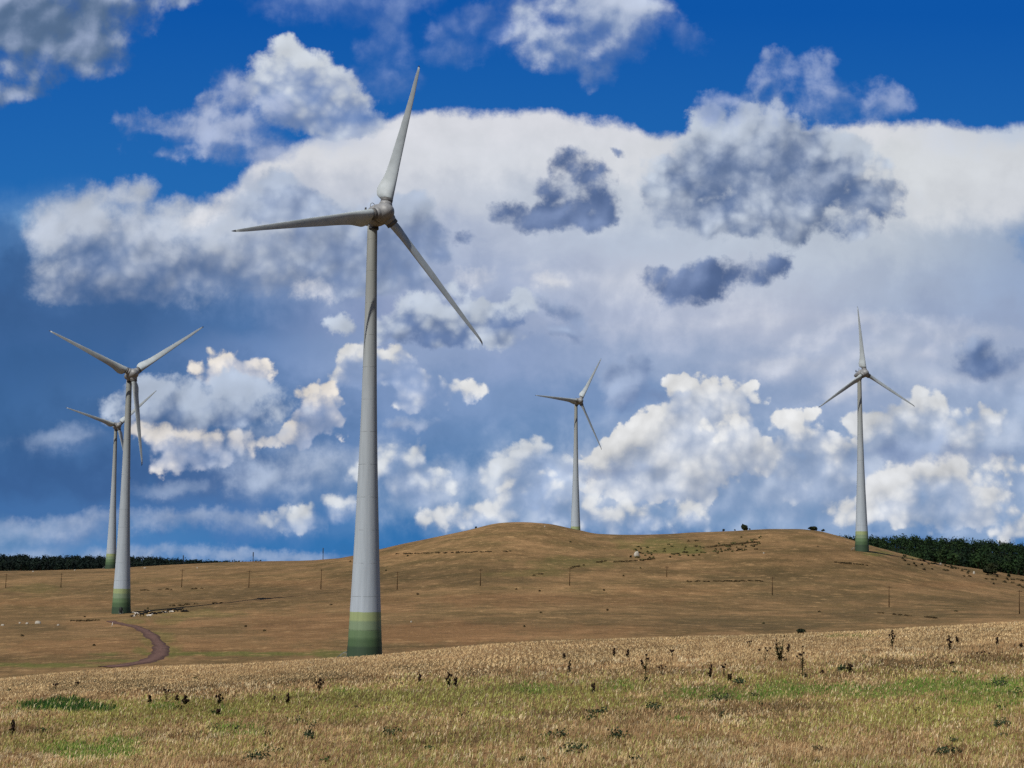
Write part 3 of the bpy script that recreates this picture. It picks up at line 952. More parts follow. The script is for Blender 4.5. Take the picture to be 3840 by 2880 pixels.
tag(mesh_np('gravel_path', np.array(tv), np.array(tq), mt, smooth=True, colors=rut), kind='structure')

# =================================================================== wind turbines
HUB_H, RAD, OVER, TILT = 98.0, 37.0, 4.7, math.radians(4)

m_tower, b, bs = material('tower concrete', 0.62, 0.3)
nt = m_tower.node_tree
tcn = nt.nodes.new('ShaderNodeTexCoord')
sz = nt.nodes.new('ShaderNodeSeparateXYZ')
nt.links.new(tcn.outputs['Object'], sz.inputs[0])
h_ = b.m('ADD', sz.outputs[2], b.m('MULTIPLY', b.m('SUBTRACT', b.noise(tcn.outputs['Object'], 0.8, 3), 0.5), 0.18))
hn = b.m('DIVIDE', h_, 100.0)
G5, G4, G3, G2, G1 = srgb(50, 68, 50), srgb(66, 88, 60), srgb(88, 110, 78), srgb(112, 129, 102), srgb(134, 146, 104)
GR0, GR1, GR2 = srgb(154, 164, 173), srgb(146, 154, 160), srgb(132, 135, 131)
st = [(0.0, G5), (0.0325, G5), (0.0355, G4), (0.0495, G4), (0.0525, G3), (0.0675, G3), (0.0705, G2), (0.086, G2), (0.089, G1), (0.107, G1)]
base = b.ramp(hn, st, 'LINEAR')
upper = b.mix(b.mr(hn, 0.12, 0.55), GR0, GR1)
upper = b.mix(b.mr(hn, 0.55, 0.85), upper, GR2)
colr = b.mix(b.m('GREATER_THAN', hn, 0.107), base, upper)
# streaks, stains and the joints between the precast rings
sm = b.noise(b.v('MULTIPLY', tcn.outputs['Object'], (1.0, 1.0, 0.05)), 1.6, 6, 0.65)
colr = b.v('SCALE', colr, sc=b.mr(sm, 0.3, 0.75, 1.08, 0.84))
fr = b.m('FRACT', b.m('DIVIDE', b.m('ADD', sz.outputs[2], 0.35), 7.15))
jn = b.noise(tcn.outputs['Object'], 0.9, 2)
joint = b.m('MULTIPLY', b.m('LESS_THAN', fr, 0.013), b.mr(jn, 0.42, 0.55))
colr = b.mix(b.m('MULTIPLY', joint, 0.6), colr, srgb(60, 62, 58))
fr2 = b.m('FRACT', b.m('DIVIDE', sz.outputs[2], 1.43))
colr = b.v('SCALE', colr, sc=b.mr(b.m('LESS_THAN', fr2, 0.04), 0, 1, 1.0, 0.965))
nt.links.new(colr, bs.inputs['Base Color'])

m_blade = mottled('blade paint', (146, 154, 157), (164, 172, 176), 0.35, 0.6, 0.3)
m_nac = mottled('nacelle paint', (114, 115, 116), (132, 133, 134), 0.9, 0.5, 0.4)
m_coll = mottled('root collar', (74, 74, 74), (96, 96, 94), 2.0, 0.6)
m_dark = mottled('dark rubber seal', (38, 40, 44), (56, 58, 62), 2.0, 0.7)
m_door = mottled('door dark green', (12, 15, 14), (20, 24, 22), 2.0, 0.7)  # one near-black green over the whole door
m_rail = mottled('galvanised steel', (88, 94, 90), (112, 118, 112), 4.0, 0.45, 0.5)

TP = [(-3.0, 7.95), (0, 7.75), (2.2, 7.55), (6, 7.15), (10.7, 6.72), (17, 6.12), (23.2, 5.6), (29.5, 5.12), (38.5, 4.46), (47.5, 3.88), (56.4, 3.42), (65, 3.06),
      (74, 2.74), (85, 2.42), (92, 2.28), (95.75, 2.2)]


def tower_r(z):
    return float(np.interp(z, [p[0] for p in TP], [p[1] for p in TP])) / 2


def build_tower():
    mb = MB()
    hs = np.concatenate([[-3, 0], np.linspace(1.2, 95.75, 70)])
    zz = pchip([p[0] for p in TP], [p[1] for p in TP], hs) / 2
    mb.rings([[(r * math.cos(t), r * math.sin(t), z) for t in np.linspace(0, 2 * math.pi, 64, endpoint=False)] for z, r in zip(hs, zz)])
    return mb


def build_nacelle():
    """egg-shaped machine house behind the rotor, axis along Y, front towards -Y; origin at the hub centre"""
    mb = MB()
    prof = [(1.35, 2.35), (1.6, 2.62), (2.0, 2.78), (3.0, 2.82), (3.6, 2.74), (4.4, 2.42), (5.4, 2.14), (6.6, 1.86), (7.8, 1.5), (8.8, 1.06), (9.5, 0.6), (9.85, 0.15)]
    mb.rings([[(r * math.cos(t), y, r * math.sin(t) * 0.98) for t in np.linspace(0, 2 * math.pi, 40, endpoint=False)] for y, r in prof][::-1])
    # neck down to the tower head
    mb.tube([(0, OVER, -1.2), (0, OVER - 0.05, -2.9)], [1.5, 1.22], 32)
    return mb


def build_hub():
    mb = MB()
    prof = [(-3.05, 0.02), (-3.0, 0.35), (-2.85, 0.8), (-2.55, 1.25), (-2.1, 1.7), (-1.6, 2.03), (-1.0, 2.3), (-0.3, 2.48), (0.5, 2.55), (1.1, 2.5), (1.25, 2.38)]
    mb.rings([[(r * math.cos(t), y, r * math.sin(t)) for t in np.linspace(0, 2 * math.pi, 48, endpoint=False)] for y, r in prof][::-1])
    for k in range(3):      # domed sockets for the blade roots
        a = 2 * math.pi * k / 3
        d = np.array([math.sin(a), 0, math.cos(a)])
        mb.tube([d * 1.3, d * 2.3, d * 2.75, d * 2.86], [1.72, 1.66, 1.5, 1.36], 28)
    return mb


def blade_shape(r):
    c = float(pchip([1.9, 3.0, 3.3, 3.9, 5.2, 6.8, 8.5, 12, 16, 20, 24, 28, 32, 35, 36.4, 37.0],
                    [2.5, 2.7, 3.15, 3.75, 3.95, 3.5, 2.95, 2.45, 2.15, 1.82, 1.52, 1.24, 0.94, 0.66, 0.42, 0.12], np.array([r]))[0])
    th = float(np.interp(r, [2, 3, 4, 6, 9, 14, 25, 37], [0.85, 0.72, 0.55, 0.42, 0.32, 0.24, 0.17, 0.12]))
    tw = math.radians(float(np.interp(r, [2, 4, 6, 9, 12, 18, 25, 33, 37], [40, 38, 33, 25, 18, 11, 7, 4, 3])))
    return c, th, tw


def airfoil(c, th, n=30):
    """closed section, leading edge at +x; pitch axis about 0.32 chord behind it"""
    pts = []
    for i in range(n):
        t = 2 * math.pi * i / n
        x = 0.5 * (1 + math.cos(t))           # 1 at the leading edge
        s = 1 - x
        y = 5 * th * (0.2969 * math.sqrt(s) - 0.126 * s - 0.3516 * s * s + 0.2843 * s ** 3 - 0.1015 * s ** 4)
        y = y if math.sin(t) >= 0 else -y * 0.72
        pts.append((c * (x - 1) , y * c))
    return pts


def build_blade(r0_, r1_):
    mb = MB()
    rs = np.concatenate([np.linspace(r0_, min(9.0, r1_), 16), np.linspace(9.8, r1_, 30)]) if r0_ < 9 else np.linspace(r0_, r1_, 6)
    rings = []
    for r in rs:
        c, th, tw = blade_shape(r)
        le = float(np.interp(r, [2, 3.2, 6, 12, 20, 30, 37], [1.3, 1.32, 1.2, 1.0, 0.85, 0.62, 0.34]))
        sweep = -0.55 * max(0.0, (r - 35.6) / 1.4) ** 2          # tip bends back, downwind
        ring = []
        for x, y in airfoil(c, th):
            x += le
            ring.append((x * math.cos(tw) - y * math.sin(tw), -x * math.sin(tw) - y * math.cos(tw) - sweep * 1.1, r))
        rings.append(ring)
    mb.rings(rings)
    return mb


def make_turbine():
    root = empty('wind_turbine', (0, 0, 0))
    P_ = {}
    P_['tower'] = build_tower().build('tower', m_tower, root)
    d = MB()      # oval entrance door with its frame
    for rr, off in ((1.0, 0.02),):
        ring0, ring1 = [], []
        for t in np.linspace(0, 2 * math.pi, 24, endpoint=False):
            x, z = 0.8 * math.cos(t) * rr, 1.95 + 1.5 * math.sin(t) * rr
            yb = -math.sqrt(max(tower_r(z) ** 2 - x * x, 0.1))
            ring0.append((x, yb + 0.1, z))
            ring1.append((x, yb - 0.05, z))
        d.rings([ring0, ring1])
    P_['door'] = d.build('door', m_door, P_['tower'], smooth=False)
    s = MB()      # steel steps and handrail in front of it
    for k in range(5):
        s.box((0, -5.9 + 0.34 * k, 0.12 + 0.2 * k), (1.3, 0.34, 0.08))
    s.box((0, -4.15, 0.95), (1.5, 0.9, 0.08))
    for sx_ in (-0.72, 0.72):
        s.tube([(sx_, -5.9, 0.9), (sx_, -4.5, 1.95), (sx_, -3.75, 1.95)], 0.05, 6)
        for yy, z0, z1 in ((-5.85, -0.2, 0.95), (-5.1, 0.2, 1.5), (-4.4, 0.6, 1.95), (-3.8, 0.0, 1.95)):
            s.tube([(sx_, yy, z0), (sx_, yy, z1)], 0.04, 6)
    P_['steps'] = s.build('steps', m_rail, P_['tower'], smooth=False)
    P_['nacelle'] = build_nacelle().build('nacelle', m_nac, root)
    rg = MB()
    rg.rings([[(r_q * math.cos(t), y_q, r_q * math.sin(t)) for t in np.linspace(0, 2 * math.pi, 40, endpoint=False)] for y_q, r_q in ((1.37, 2.42), (1.23, 2.42))])
    rg.build('bearing_gap', m_dark, P_['nacelle'])
    yr = MB()
    yr.tube([(0, OVER - 0.05, -2.78), (0, OVER - 0.05, -3.25)], [1.3, 1.26], 32)
    yr.build('yaw_ring', m_dark, P_['nacelle'])
    v = MB()      # wind vane: boom with an upright fin, and the rounded guard hoop beside it
    v.tube([(0, 5.7, 1.9), (0, 5.9, 2.35), (0, 8.1, 2.45)], 0.12, 6)
    v.rings([[(-0.1, 7.6, 2.2), (0.1, 7.6, 2.2), (0.1, 8.4, 2.2), (-0.1, 8.4, 2.2)], [(-0.1, 7.75, 3.45), (0.1, 7.75, 3.45), (0.1, 8.25, 3.45), (-0.1, 8.25, 3.45)]])
    P_['vane'] = v.build('wind_vane', m_dark, P_['nacelle'], smooth=False)
    g = MB()
    g.tube([(-0.65, 4.9, 2.1), (-0.65, 4.9, 3.1), (-0.45, 4.9, 3.65), (0, 4.9, 3.85), (0.45, 4.9, 3.65), (0.65, 4.9, 3.1), (0.65, 4.9, 2.1)], 0.08, 6)
    g.tube([(0, 4.9, 2.2), (0, 4.9, 3.2)], 0.035, 6)
    P_['hoop'] = g.build('guard_hoop', m_rail, P_['nacelle'], smooth=False)
    P_['hub'] = build_hub().build('hub', m_nac, root)
    bl = build_blade(3.1, 36.3)
    tp = build_blade(36.3, 37.0)
    cl = MB()
    cl.tube([(0, 0, 2.2), (0, 0, 3.22)], [1.3, 1.34], 32)
    blades = []
    b0 = bl.build('blade', m_blade, root)
    c0 = cl.build('root_collar', m_coll, b0)
    t0 = tp.build('blade_tip', m_dark, b0)
    blades.append(b0)
    for k in (1, 2):
        bk = b0.copy()
        COL.objects.link(bk)
        for c in (c0, t0):
            cc = c.copy()
            COL.objects.link(cc)
            cc.parent = bk
        blades.append(bk)
    return root


def pose_turbine(root, foot, yaw, phase, door_angle):
    root.location = foot
    root.rotation_euler = (0, 0, yaw)
    H = Matrix.Translation((0, -OVER * math.cos(TILT), HUB_H)) @ Matrix.Rotation(-TILT, 4, 'X')
    k = 0
    for c in root.children:
        nm = c.name.split('.')[0]
        if nm == 'tower':
            c.matrix_local = Matrix.Rotation(door_angle - yaw, 4, 'Z')
        elif nm == 'nacelle':
            c.matrix_local = H @ Matrix.Diagonal((0.88, 0.94, 0.88, 1))
        elif nm == 'hub':
            c.matrix_local = H @ Matrix.Rotation(phase, 4, 'Y') @ Matrix.Diagonal((0.88, 0.94, 0.88, 1))
        elif nm == 'blade':
            c.matrix_local = H @ Matrix.Rotation(phase + k * 2 * math.pi / 3, 4, 'Y') @ Matrix.Diagonal((1, 1, 1.025, 1))
            k += 1


TURB = [  # foot, yaw, phase, door angle, label
 ((-31.39, 350.52, -22.68), 36.8, 16.0, -95, 'tallest and nearest wind turbine, grey tower with green banded foot, in the valley'),
 ((-157.53, 654.52, -24.65), 32.1, 53.4, 12, 'wind turbine at the end of the gravel track, dark door at its green foot'),
 ((-272.21, 1097.51, -10.55), 32.8, 45.9, -100, 'far wind turbine mostly hidden behind the tower by the gravel track'),
 ((44.95, 1115.95, 10.95), 33.8, 32.3, -95, 'wind turbine standing behind the rounded hilltop, its foot out of sight'),
 ((193.44, 885.44, 5.2), 24.9, -3.2, -95, 'wind turbine on the hillside in front of the dark green wood'),
]
proto = make_turbine()
allt = [proto] + [copy_thing(proto) for _ in TURB[1:]]
for o, (ft, yw, ph, da, lab) in zip(allt, TURB):
    zg = gz(ft[0], ft[1])
    pose_turbine(o, (ft[0], ft[1], ft[2] + EYE), math.radians(yw), math.radians(ph), math.radians(da))
    tag(o, lab, 'wind turbine', 'wind turbines on the hills')
    print('turbine foot', ft[2] + EYE, 'ground', round(zg, 2))

# =================================================================== vegetation
m_grass = attr_mat('grass blades', 0.85, 0.08, 0.4, 0.85, 1.15, 4.0)
m_leaf = attr_mat('leaves', 0.85, 0.15, 0.2, 0.7, 1.3, 0.5)
m_bark = mottled('bark', (52, 42, 32), (78, 64, 48), 6.0, 0.95, 0.1)
m_stalk = mottled('dry thistle stalk', (48, 46, 26), (78, 68, 40), 12.0, 0.9, 0.1)
m_head = mottled('thistle head', (26, 18, 15), (46, 32, 26), 30.0, 0.95, 0.1)
m_thleaf = mottled('thistle leaf', (40, 50, 28), (66, 74, 44), 10.0, 0.85, 0.15)

PAL = {k: np.array(srgb(*v)) for k, v in dict(tan=(168, 142, 104), straw=(194, 170, 126), pale=(214, 196, 158), brown=(120, 92, 62), red=(156, 114, 80), olive=(128, 118, 66),
                                              ygreen=(160, 160, 92), green=(90, 122, 48), dgreen=(48, 76, 36), dark=(78, 64, 42)).items()}
SOFTLY = dict(scale=1.0)


def grass_field(name, N, ymin, ymax, half, hmin, hmax, seed):
    r = np.random.default_rng(seed)
    # fewer blades per square metre farther off
    u = r.random(N)
    Y = np.exp(np.log(ymin) + u * np.log(ymax / ymin))
    X = (r.random(N) * 2 - 1) * half * Y
    # gather them into tussocks
    cell = 0.35
    cxy = np.floor(np.stack([X, Y], 1) / cell)
    hsh = np.sin(cxy[:, 0] * 12.9898 + cxy[:, 1] * 78.233) * 43758.5453
    hsh -= np.floor(hsh)
    X = X + (np.cos(hsh * 40) * 0.12 + (cxy[:, 0] + 0.5) * cell - X) * 0.45 * (hsh > 0.35)
    Y = Y + (np.sin(hsh * 40) * 0.12 + (cxy[:, 1] + 0.5) * cell - Y) * 0.45 * (hsh > 0.35)
    Z = ground_z(X, Y)
    g, o, k, _ = zones(X, Y, Z)
    big = fbm2(X / 2.2, Y / 3.2, 31, 4, 0.6)
    mid = fbm2(X / 0.7, Y / 1.0, 32, 3, 0.6)
    rnd = r.random(N)
    col = np.where((big + 0.5 * rnd)[:, None] > 0.35, PAL['straw'], PAL['tan'])
    col = np.where(((fbm2(X / 1.6 + 3, Y / 3.4, 61, 3) > 0.2) & (rnd < 0.55))[:, None], PAL['pale'] * 0.92, col)
    col = np.where(((mid > 0.15) & (rnd < 0.6))[:, None], PAL['tan'] * 0.6 + PAL['red'] * 0.4, col)
    col = np.where(((mid < -0.25) & (rnd < 0.7))[:, None], PAL['brown'], col)
    px, py = to_px(X, Y, Z)
    rel = py - np.interp(px, CRX, CRY)
    crest = np.clip(1 - (rel - 50) / 30.0, 0, 1) * (rel < 90)
    lower = np.clip((rel - 90) / 60.0, 0, 1)
    # a loose scatter of olive blades in the lower, moister ground
    ol = np.clip(o * 0.8 + lower * (0.30 + 0.55 * fbm2(X / 3.0 + 9, Y / 4.0, 41, 3)), 0, 1)
    q = r.random(N)
    col = np.where((q < ol)[:, None], np.where(r.random(N)[:, None] < 0.5, PAL['olive'], PAL['ygreen']), col)
    q = r.random(N)
    col = np.where((q < g * 0.95)[:, None], np.where(r.random(N)[:, None] < 0.65, PAL['green'], PAL['ygreen'] * 0.8), col)
    dk = (px < 460) & (g > 0.5) & (py < 2700)
    col = np.where((dk & (r.random(N) < 0.8))[:, None], PAL['dgreen'], col)
    q = r.random(N)
    col = np.where((q < np.clip(k * 0.8 * (1 - g), 0, 1))[:, None], np.where(r.random(N)[:, None] < 0.5, PAL['dark'], PAL['brown']), col)
    col = np.where(((crest > 0.3) & (r.random(N) < 0.7))[:, None], np.where(r.random(N)[:, None] < 0.5, PAL['straw'] * 1.08, PAL['tan'] * 1.15), col)
    pale = r.random(N) < 0.05
    col = np.where(pale[:, None], PAL['pale'], col)
    col = col * (0.9 + 0.2 * r.random(N))[:, None] * (1 + 0.26 * fbm2(X / 1.1, Y / 2.4, 55, 4, 0.6) + 0.26 * fbm2(X / 5.0, Y / 8.0, 56, 3))[:, None] * 1.30
    h = (hmin + (hmax - hmin) * r.random(N) ** 1.6) * (1 + 0.35 * mid + 0.2 * (hsh - 0.5)) * np.where(g > 0.5, 0.85, 1.0) * np.where(dk, 1.9, 1.0)
    h *= np.where(k > 0.4, 0.75, 1.0) * np.where(crest > 0.3, 0.75, 1.0)
    az = r.random(N) * 2 * np.pi
    lean = 0.15 + 0.55 * r.random(N)
    wx, wy = 0.45, 0.12        # the wind leans everything a little to the right
    lx, ly = np.cos(az) * lean * 0.55 + wx * 0.5, np.sin(az) * lean * 0.55 + wy * 0.5
    w = (0.006 + 0.006 * r.random(N)) * np.clip(Y / 45.0, 0.8, 2.0)
    fa = r.random(N) * np.pi
    ax, ay = np.cos(fa) * w, np.sin(fa) * w
    base = np.stack([X, Y, Z - 0.01], 1)
    v = np.empty((N, 5, 3))
    v[:, 0] = base + np.stack([-ax, -ay, 0 * ax], 1)
    v[:, 1] = base + np.stack([ax, ay, 0 * ax], 1)
    m = base + np.stack([lx * h * 0.35, ly * h * 0.35, h * 0.6], 1)
    v[:, 2] = m + np.stack([-ax, -ay, 0 * ax], 1) * 0.8
    v[:, 3] = m + np.stack([ax, ay, 0 * ax], 1) * 0.8
    v[:, 4] = base + np.stack([lx * h, ly * h, h * (1 - 0.25 * lean)], 1)
    i = np.arange(N)[:, None] * 5
    quads_ = i + np.array([[0, 1, 3, 2]])
    tris_ = i + np.array([[2, 3, 4]])
    cc = np.repeat(col, 5, axis=0)
    o_ = mesh_np(name, v.reshape(-1, 3), [quads_, tris_], m_grass, colors=cc)
    return o_


tag(grass_field('grass', 740000, 26.0, 128.0, 0.46, 0.06, 0.22, 5), 'dry straw and green grass covering the near slope', 'grass', kind='stuff')


def leaf_cloud(centres, radii, per, size, cols, seed, flat=1.0, shell=0.55):
    """many leaf-clump faces through the volumes of crowns; returns vertices, faces and tints"""
    r = np.random.default_rng(seed)
    centres, radii = np.asarray(centres, float), np.asarray(radii, float)
    n = len(centres)
    rep = np.repeat(np.arange(n), per)
    d = r.normal(size=(n * per, 3))
    d /= np.linalg.norm(d, axis=1)[:, None]
    d[:, 2] = np.where(d[:, 2] < -0.8, -d[:, 2], d[:, 2])
    rad = (shell + (1 - shell) * r.random(n * per)) * (1 + 0.22 * np.sin(d[:, 0] * 5 + rep) * np.cos(d[:, 1] * 4 + rep * 1.7) + 0.1 * r.normal(size=n * per))
    p = centres[rep] + d * radii[rep] * rad[:, None]
    nrm = d + r.normal(size=(n * per, 3)) * 0.55
    nrm /= np.linalg.norm(nrm, axis=1)[:, None]
    a = np.cross(nrm, r.normal(size=(n * per, 3)))
    a /= np.linalg.norm(a, axis=1)[:, None]
    b_ = np.cross(nrm, a)
    s = (size * (0.6 + 0.8 * r.random(n * per)))[:, None]
    v = np.stack([p - a * s - b_ * s * .3, p + a * s * .3 - b_ * s, p + a * s + b_ * s * .4, p - a * s * .2 + b_ * s], axis=1).reshape(-1, 3)
    f = np.arange(n * per * 4).reshape(-1, 4)
    c = cols[rep] * (0.7 + 0.6 * r.random(n * per))[:, None]
    return v, f, np.repeat(c, 4, axis=0)


def forest(name, pts, hmean, seed, label, tintc, per=70):
    r = np.random.default_rng(seed)
    pts = np.array(pts)
    n = len(pts)
    h = hmean * (0.7 + 0.55 * r.random(n))
    rx = h * (0.30 + 0.16 * r.random(n))
    Z = ground_z(pts[:, 0], pts[:, 1])
    cen = np.stack([pts[:, 0], pts[:, 1], Z + h * 0.52], 1)
    rad = np.stack([rx, rx, h * 0.5], 1)
    c = np.array([tintc[i] for i in r.integers(0, len(tintc), n)]) * (0.75 + 0.5 * r.random(n))[:, None]
    v, f, cc = leaf_cloud(cen, rad, per, 0.62, c, seed)
    # trunks: tapered three-sided stems
    tv, tf = [], []
    k3 = np.array([[math.cos(a), math.sin(a)] for a in (0, 2.1, 4.2)])
    for i in range(n):
        b0 = len(v) + len(tv)
        for zz, rr in ((Z[i] - 0.3, 0.22), (Z[i] + h[i] * 0.6, 0.08)):
            for q in k3:
                tv.append((pts[i, 0] + q[0] * rr, pts[i, 1] + q[1] * rr, zz))
        for j in range(3):
            tf.append((b0 + j, b0 + (j + 1) % 3, b0 + 3 + (j + 1) % 3, b0 + 3 + j))
    v = np.vstack([v, tv])
    cc = np.vstack([cc, np.tile(np.array(srgb(60, 48, 36)), (len(tv), 1))])
    return tag(mesh_np(name, v, [f, np.array(tf)], m_leaf, colors=cc), label, 'woodland', kind='stuff')


rf = np.random.default_rng(77)
right_pts, left_pts = [], []
while len(right_pts) < 2900:       # the wood over the shoulder of the right-hand hill
    Yd = 1010 + 760 * rf.random() ** 1.2
    x_ = 3080 + 1500 * rf.random()
    X, Y, z = at_depth(x_, Yd)
    edge = np.interp(x_, [3080, 3262, 3400, 3531, 3700, 3840, 4600], [1400, 1240, 1100, 1045, 1015, 1010, 1000]) + 14 * math.sin(x_ / 23.0) + 10 * math.sin(x_ / 9.0)
    if Yd > edge:
        right_pts.append((X, Y))
while len(left_pts) < 2100:        # the dark wooded ridge beyond the left-hand plateau
    Yd = 1330 + 640 * rf.random()
    x_ = -600 + 1560 * rf.random()
    if x_ > 520 and Yd < 1500:
        continue
    X, Y, z = at_depth(x_, Yd)
    left_pts.append((X, Y))
G_R = [np.array(srgb(*c)) for c in ((22, 38, 22), (28, 46, 24), (34, 52, 26), (18, 32, 22), (40, 56, 28))]
G_L = [np.array(srgb(*c)) for c in ((18, 30, 26), (22, 34, 28), (16, 26, 24), (26, 38, 28))]
forest('right_woodland', right_pts, 10.5, 3, 'dense green wood beyond the hill shoulder', G_R)
forest('left_woodland', left_pts, 8.8, 4, 'dark wooded ridge along the horizon beyond the plateau', G_L)


def bush(name, loc, w, h, label, cat='bush', group=None, seed=0, cols=None, per=None, size=None, lumps=5, stem=True):
    """a shrub: short stems carrying an uneven crown of leaf clumps"""
    r = np.random.default_rng(seed)
    root = empty(name, loc)
    cs, rs = [], []
    for i in range(lumps):
        a = r.random() * 6.28
        rr = w * 0.28 * r.random() ** 0.5
        cs.append((math.cos(a) * rr, math.sin(a) * rr, h * (0.35 + 0.35 * r.random())))
        q = 0.24 + 0.14 * r.random()
        rs.append((w * q, w * q, h * (0.25 + 0.12 * r.random())))
    cols = G_R if cols is None else cols
    cc = np.array([cols[i] for i in r.integers(0, len(cols), lumps)])
    v, f, c = leaf_cloud(cs, rs, per or 160, size or max(0.05, w * 0.05), cc, seed + 50)
    mesh_np('foliage', v, f, m_leaf, root, colors=c)
    if stem:
        mb = MB()
        for i in range(3):
            a = r.random() * 6.28
            mb.tube([(0.05 * math.cos(a) * w, 0.05 * math.sin(a) * w, -0.15), (0.2 * math.cos(a) * w, 0.2 * math.sin(a) * w, h * 0.55)], [h * 0.035, h * 0.012], 5)
        mb.build('stem', m_bark, root)
    return tag(root, label, cat, group)


SKY_BUSH = [  # x, base y, width px, height px, depth, label, name
 (1785, 1989, 12, 9, 985, 'small dark bush on the left slope of the rounded hilltop skyline'),
 (2714, 1995, 13, 13, 985, 'small round bush on the skyline left of the pointed bush'),
 (2757, 1994, 10, 8, 985, 'tiny pale bush on the skyline just left of the pointed bush'),
 (2790, 1990, 34, 26, 985, 'dark pointed bush, largest on the skyline of the long hill'),
 (2812, 1986, 9, 9, 985, 'tiny bush on the skyline just right of the pointed bush'),
 (3046, 1990, 40, 17, 985, 'wide low dark bush on the skyline beside the wooded slope'),
 (3086, 1999, 18, 12, 985, 'small bush between the wide low bush and the wood'),
 (978, 2104, 9, 6, 1100, 'tiny dark shrub on the plateau skyline near the distant mast'),
 (3710, 2150, 62, 46, 1003, 'big rounded dark bush bulging out of the edge of the wood'),
 (3783, 2163, 17, 16, 975, 'lone small tree on the dry slope below the wood'),
 (3545, 2124, 10, 10, 985, 'small dark bush at the top edge of the wood, beside pale rocks'),
 (3500, 2117, 10, 7, 985, 'low dark shrub on the dry slope near the start of the wood'),
 (2365, 2092, 13, 13, 890, 'small dark green bush beside the white boulder on the hill'),
 (3006, 2391, 32, 26, 125, 'rounded dark bush at the crest of the near slope in front of the hill'),
]
for i, (x, y, wpx_, hpx, dep, lab) in enumerate(SKY_BUSH):
    X, Y, z = at_depth(x, dep)
    d = ray(x, y)
    if i in (8, 9, 10, 11, 12):
        X, Y, z = on_ground(x, y, 600)
    else:
        # settle on the crest itself
        Ys = np.linspace(dep - 40, dep + 60, 60) if dep > 300 else np.linspace(100, 122, 30)
        sl = (ground_z(ray(x, 2200)[0] * Ys, Ys) - EYE) / Ys
        Y = float(Ys[int(np.argmax(sl))])
        X = ray(x, y)[0] * Y
        z = gz(X, Y)
    s_ = Y / F
    nm = 'small_tree' if 'tree on' in lab else 'bush'
    bush(nm, (X, Y, z - 0.12 * hpx * s_), wpx_ * s_ * 0.85, hpx * s_ * 0.95, lab, 'tree' if nm != 'bush' else 'bush', None, 200 + i,
         [np.array(srgb(*c)) for c in ((34, 40, 24), (44, 50, 28), (28, 34, 22))], per=260 if wpx_ > 25 else 120, size=max(0.05, wpx_ * s_ * 0.055), lumps=7 if wpx_ > 25 else 4)


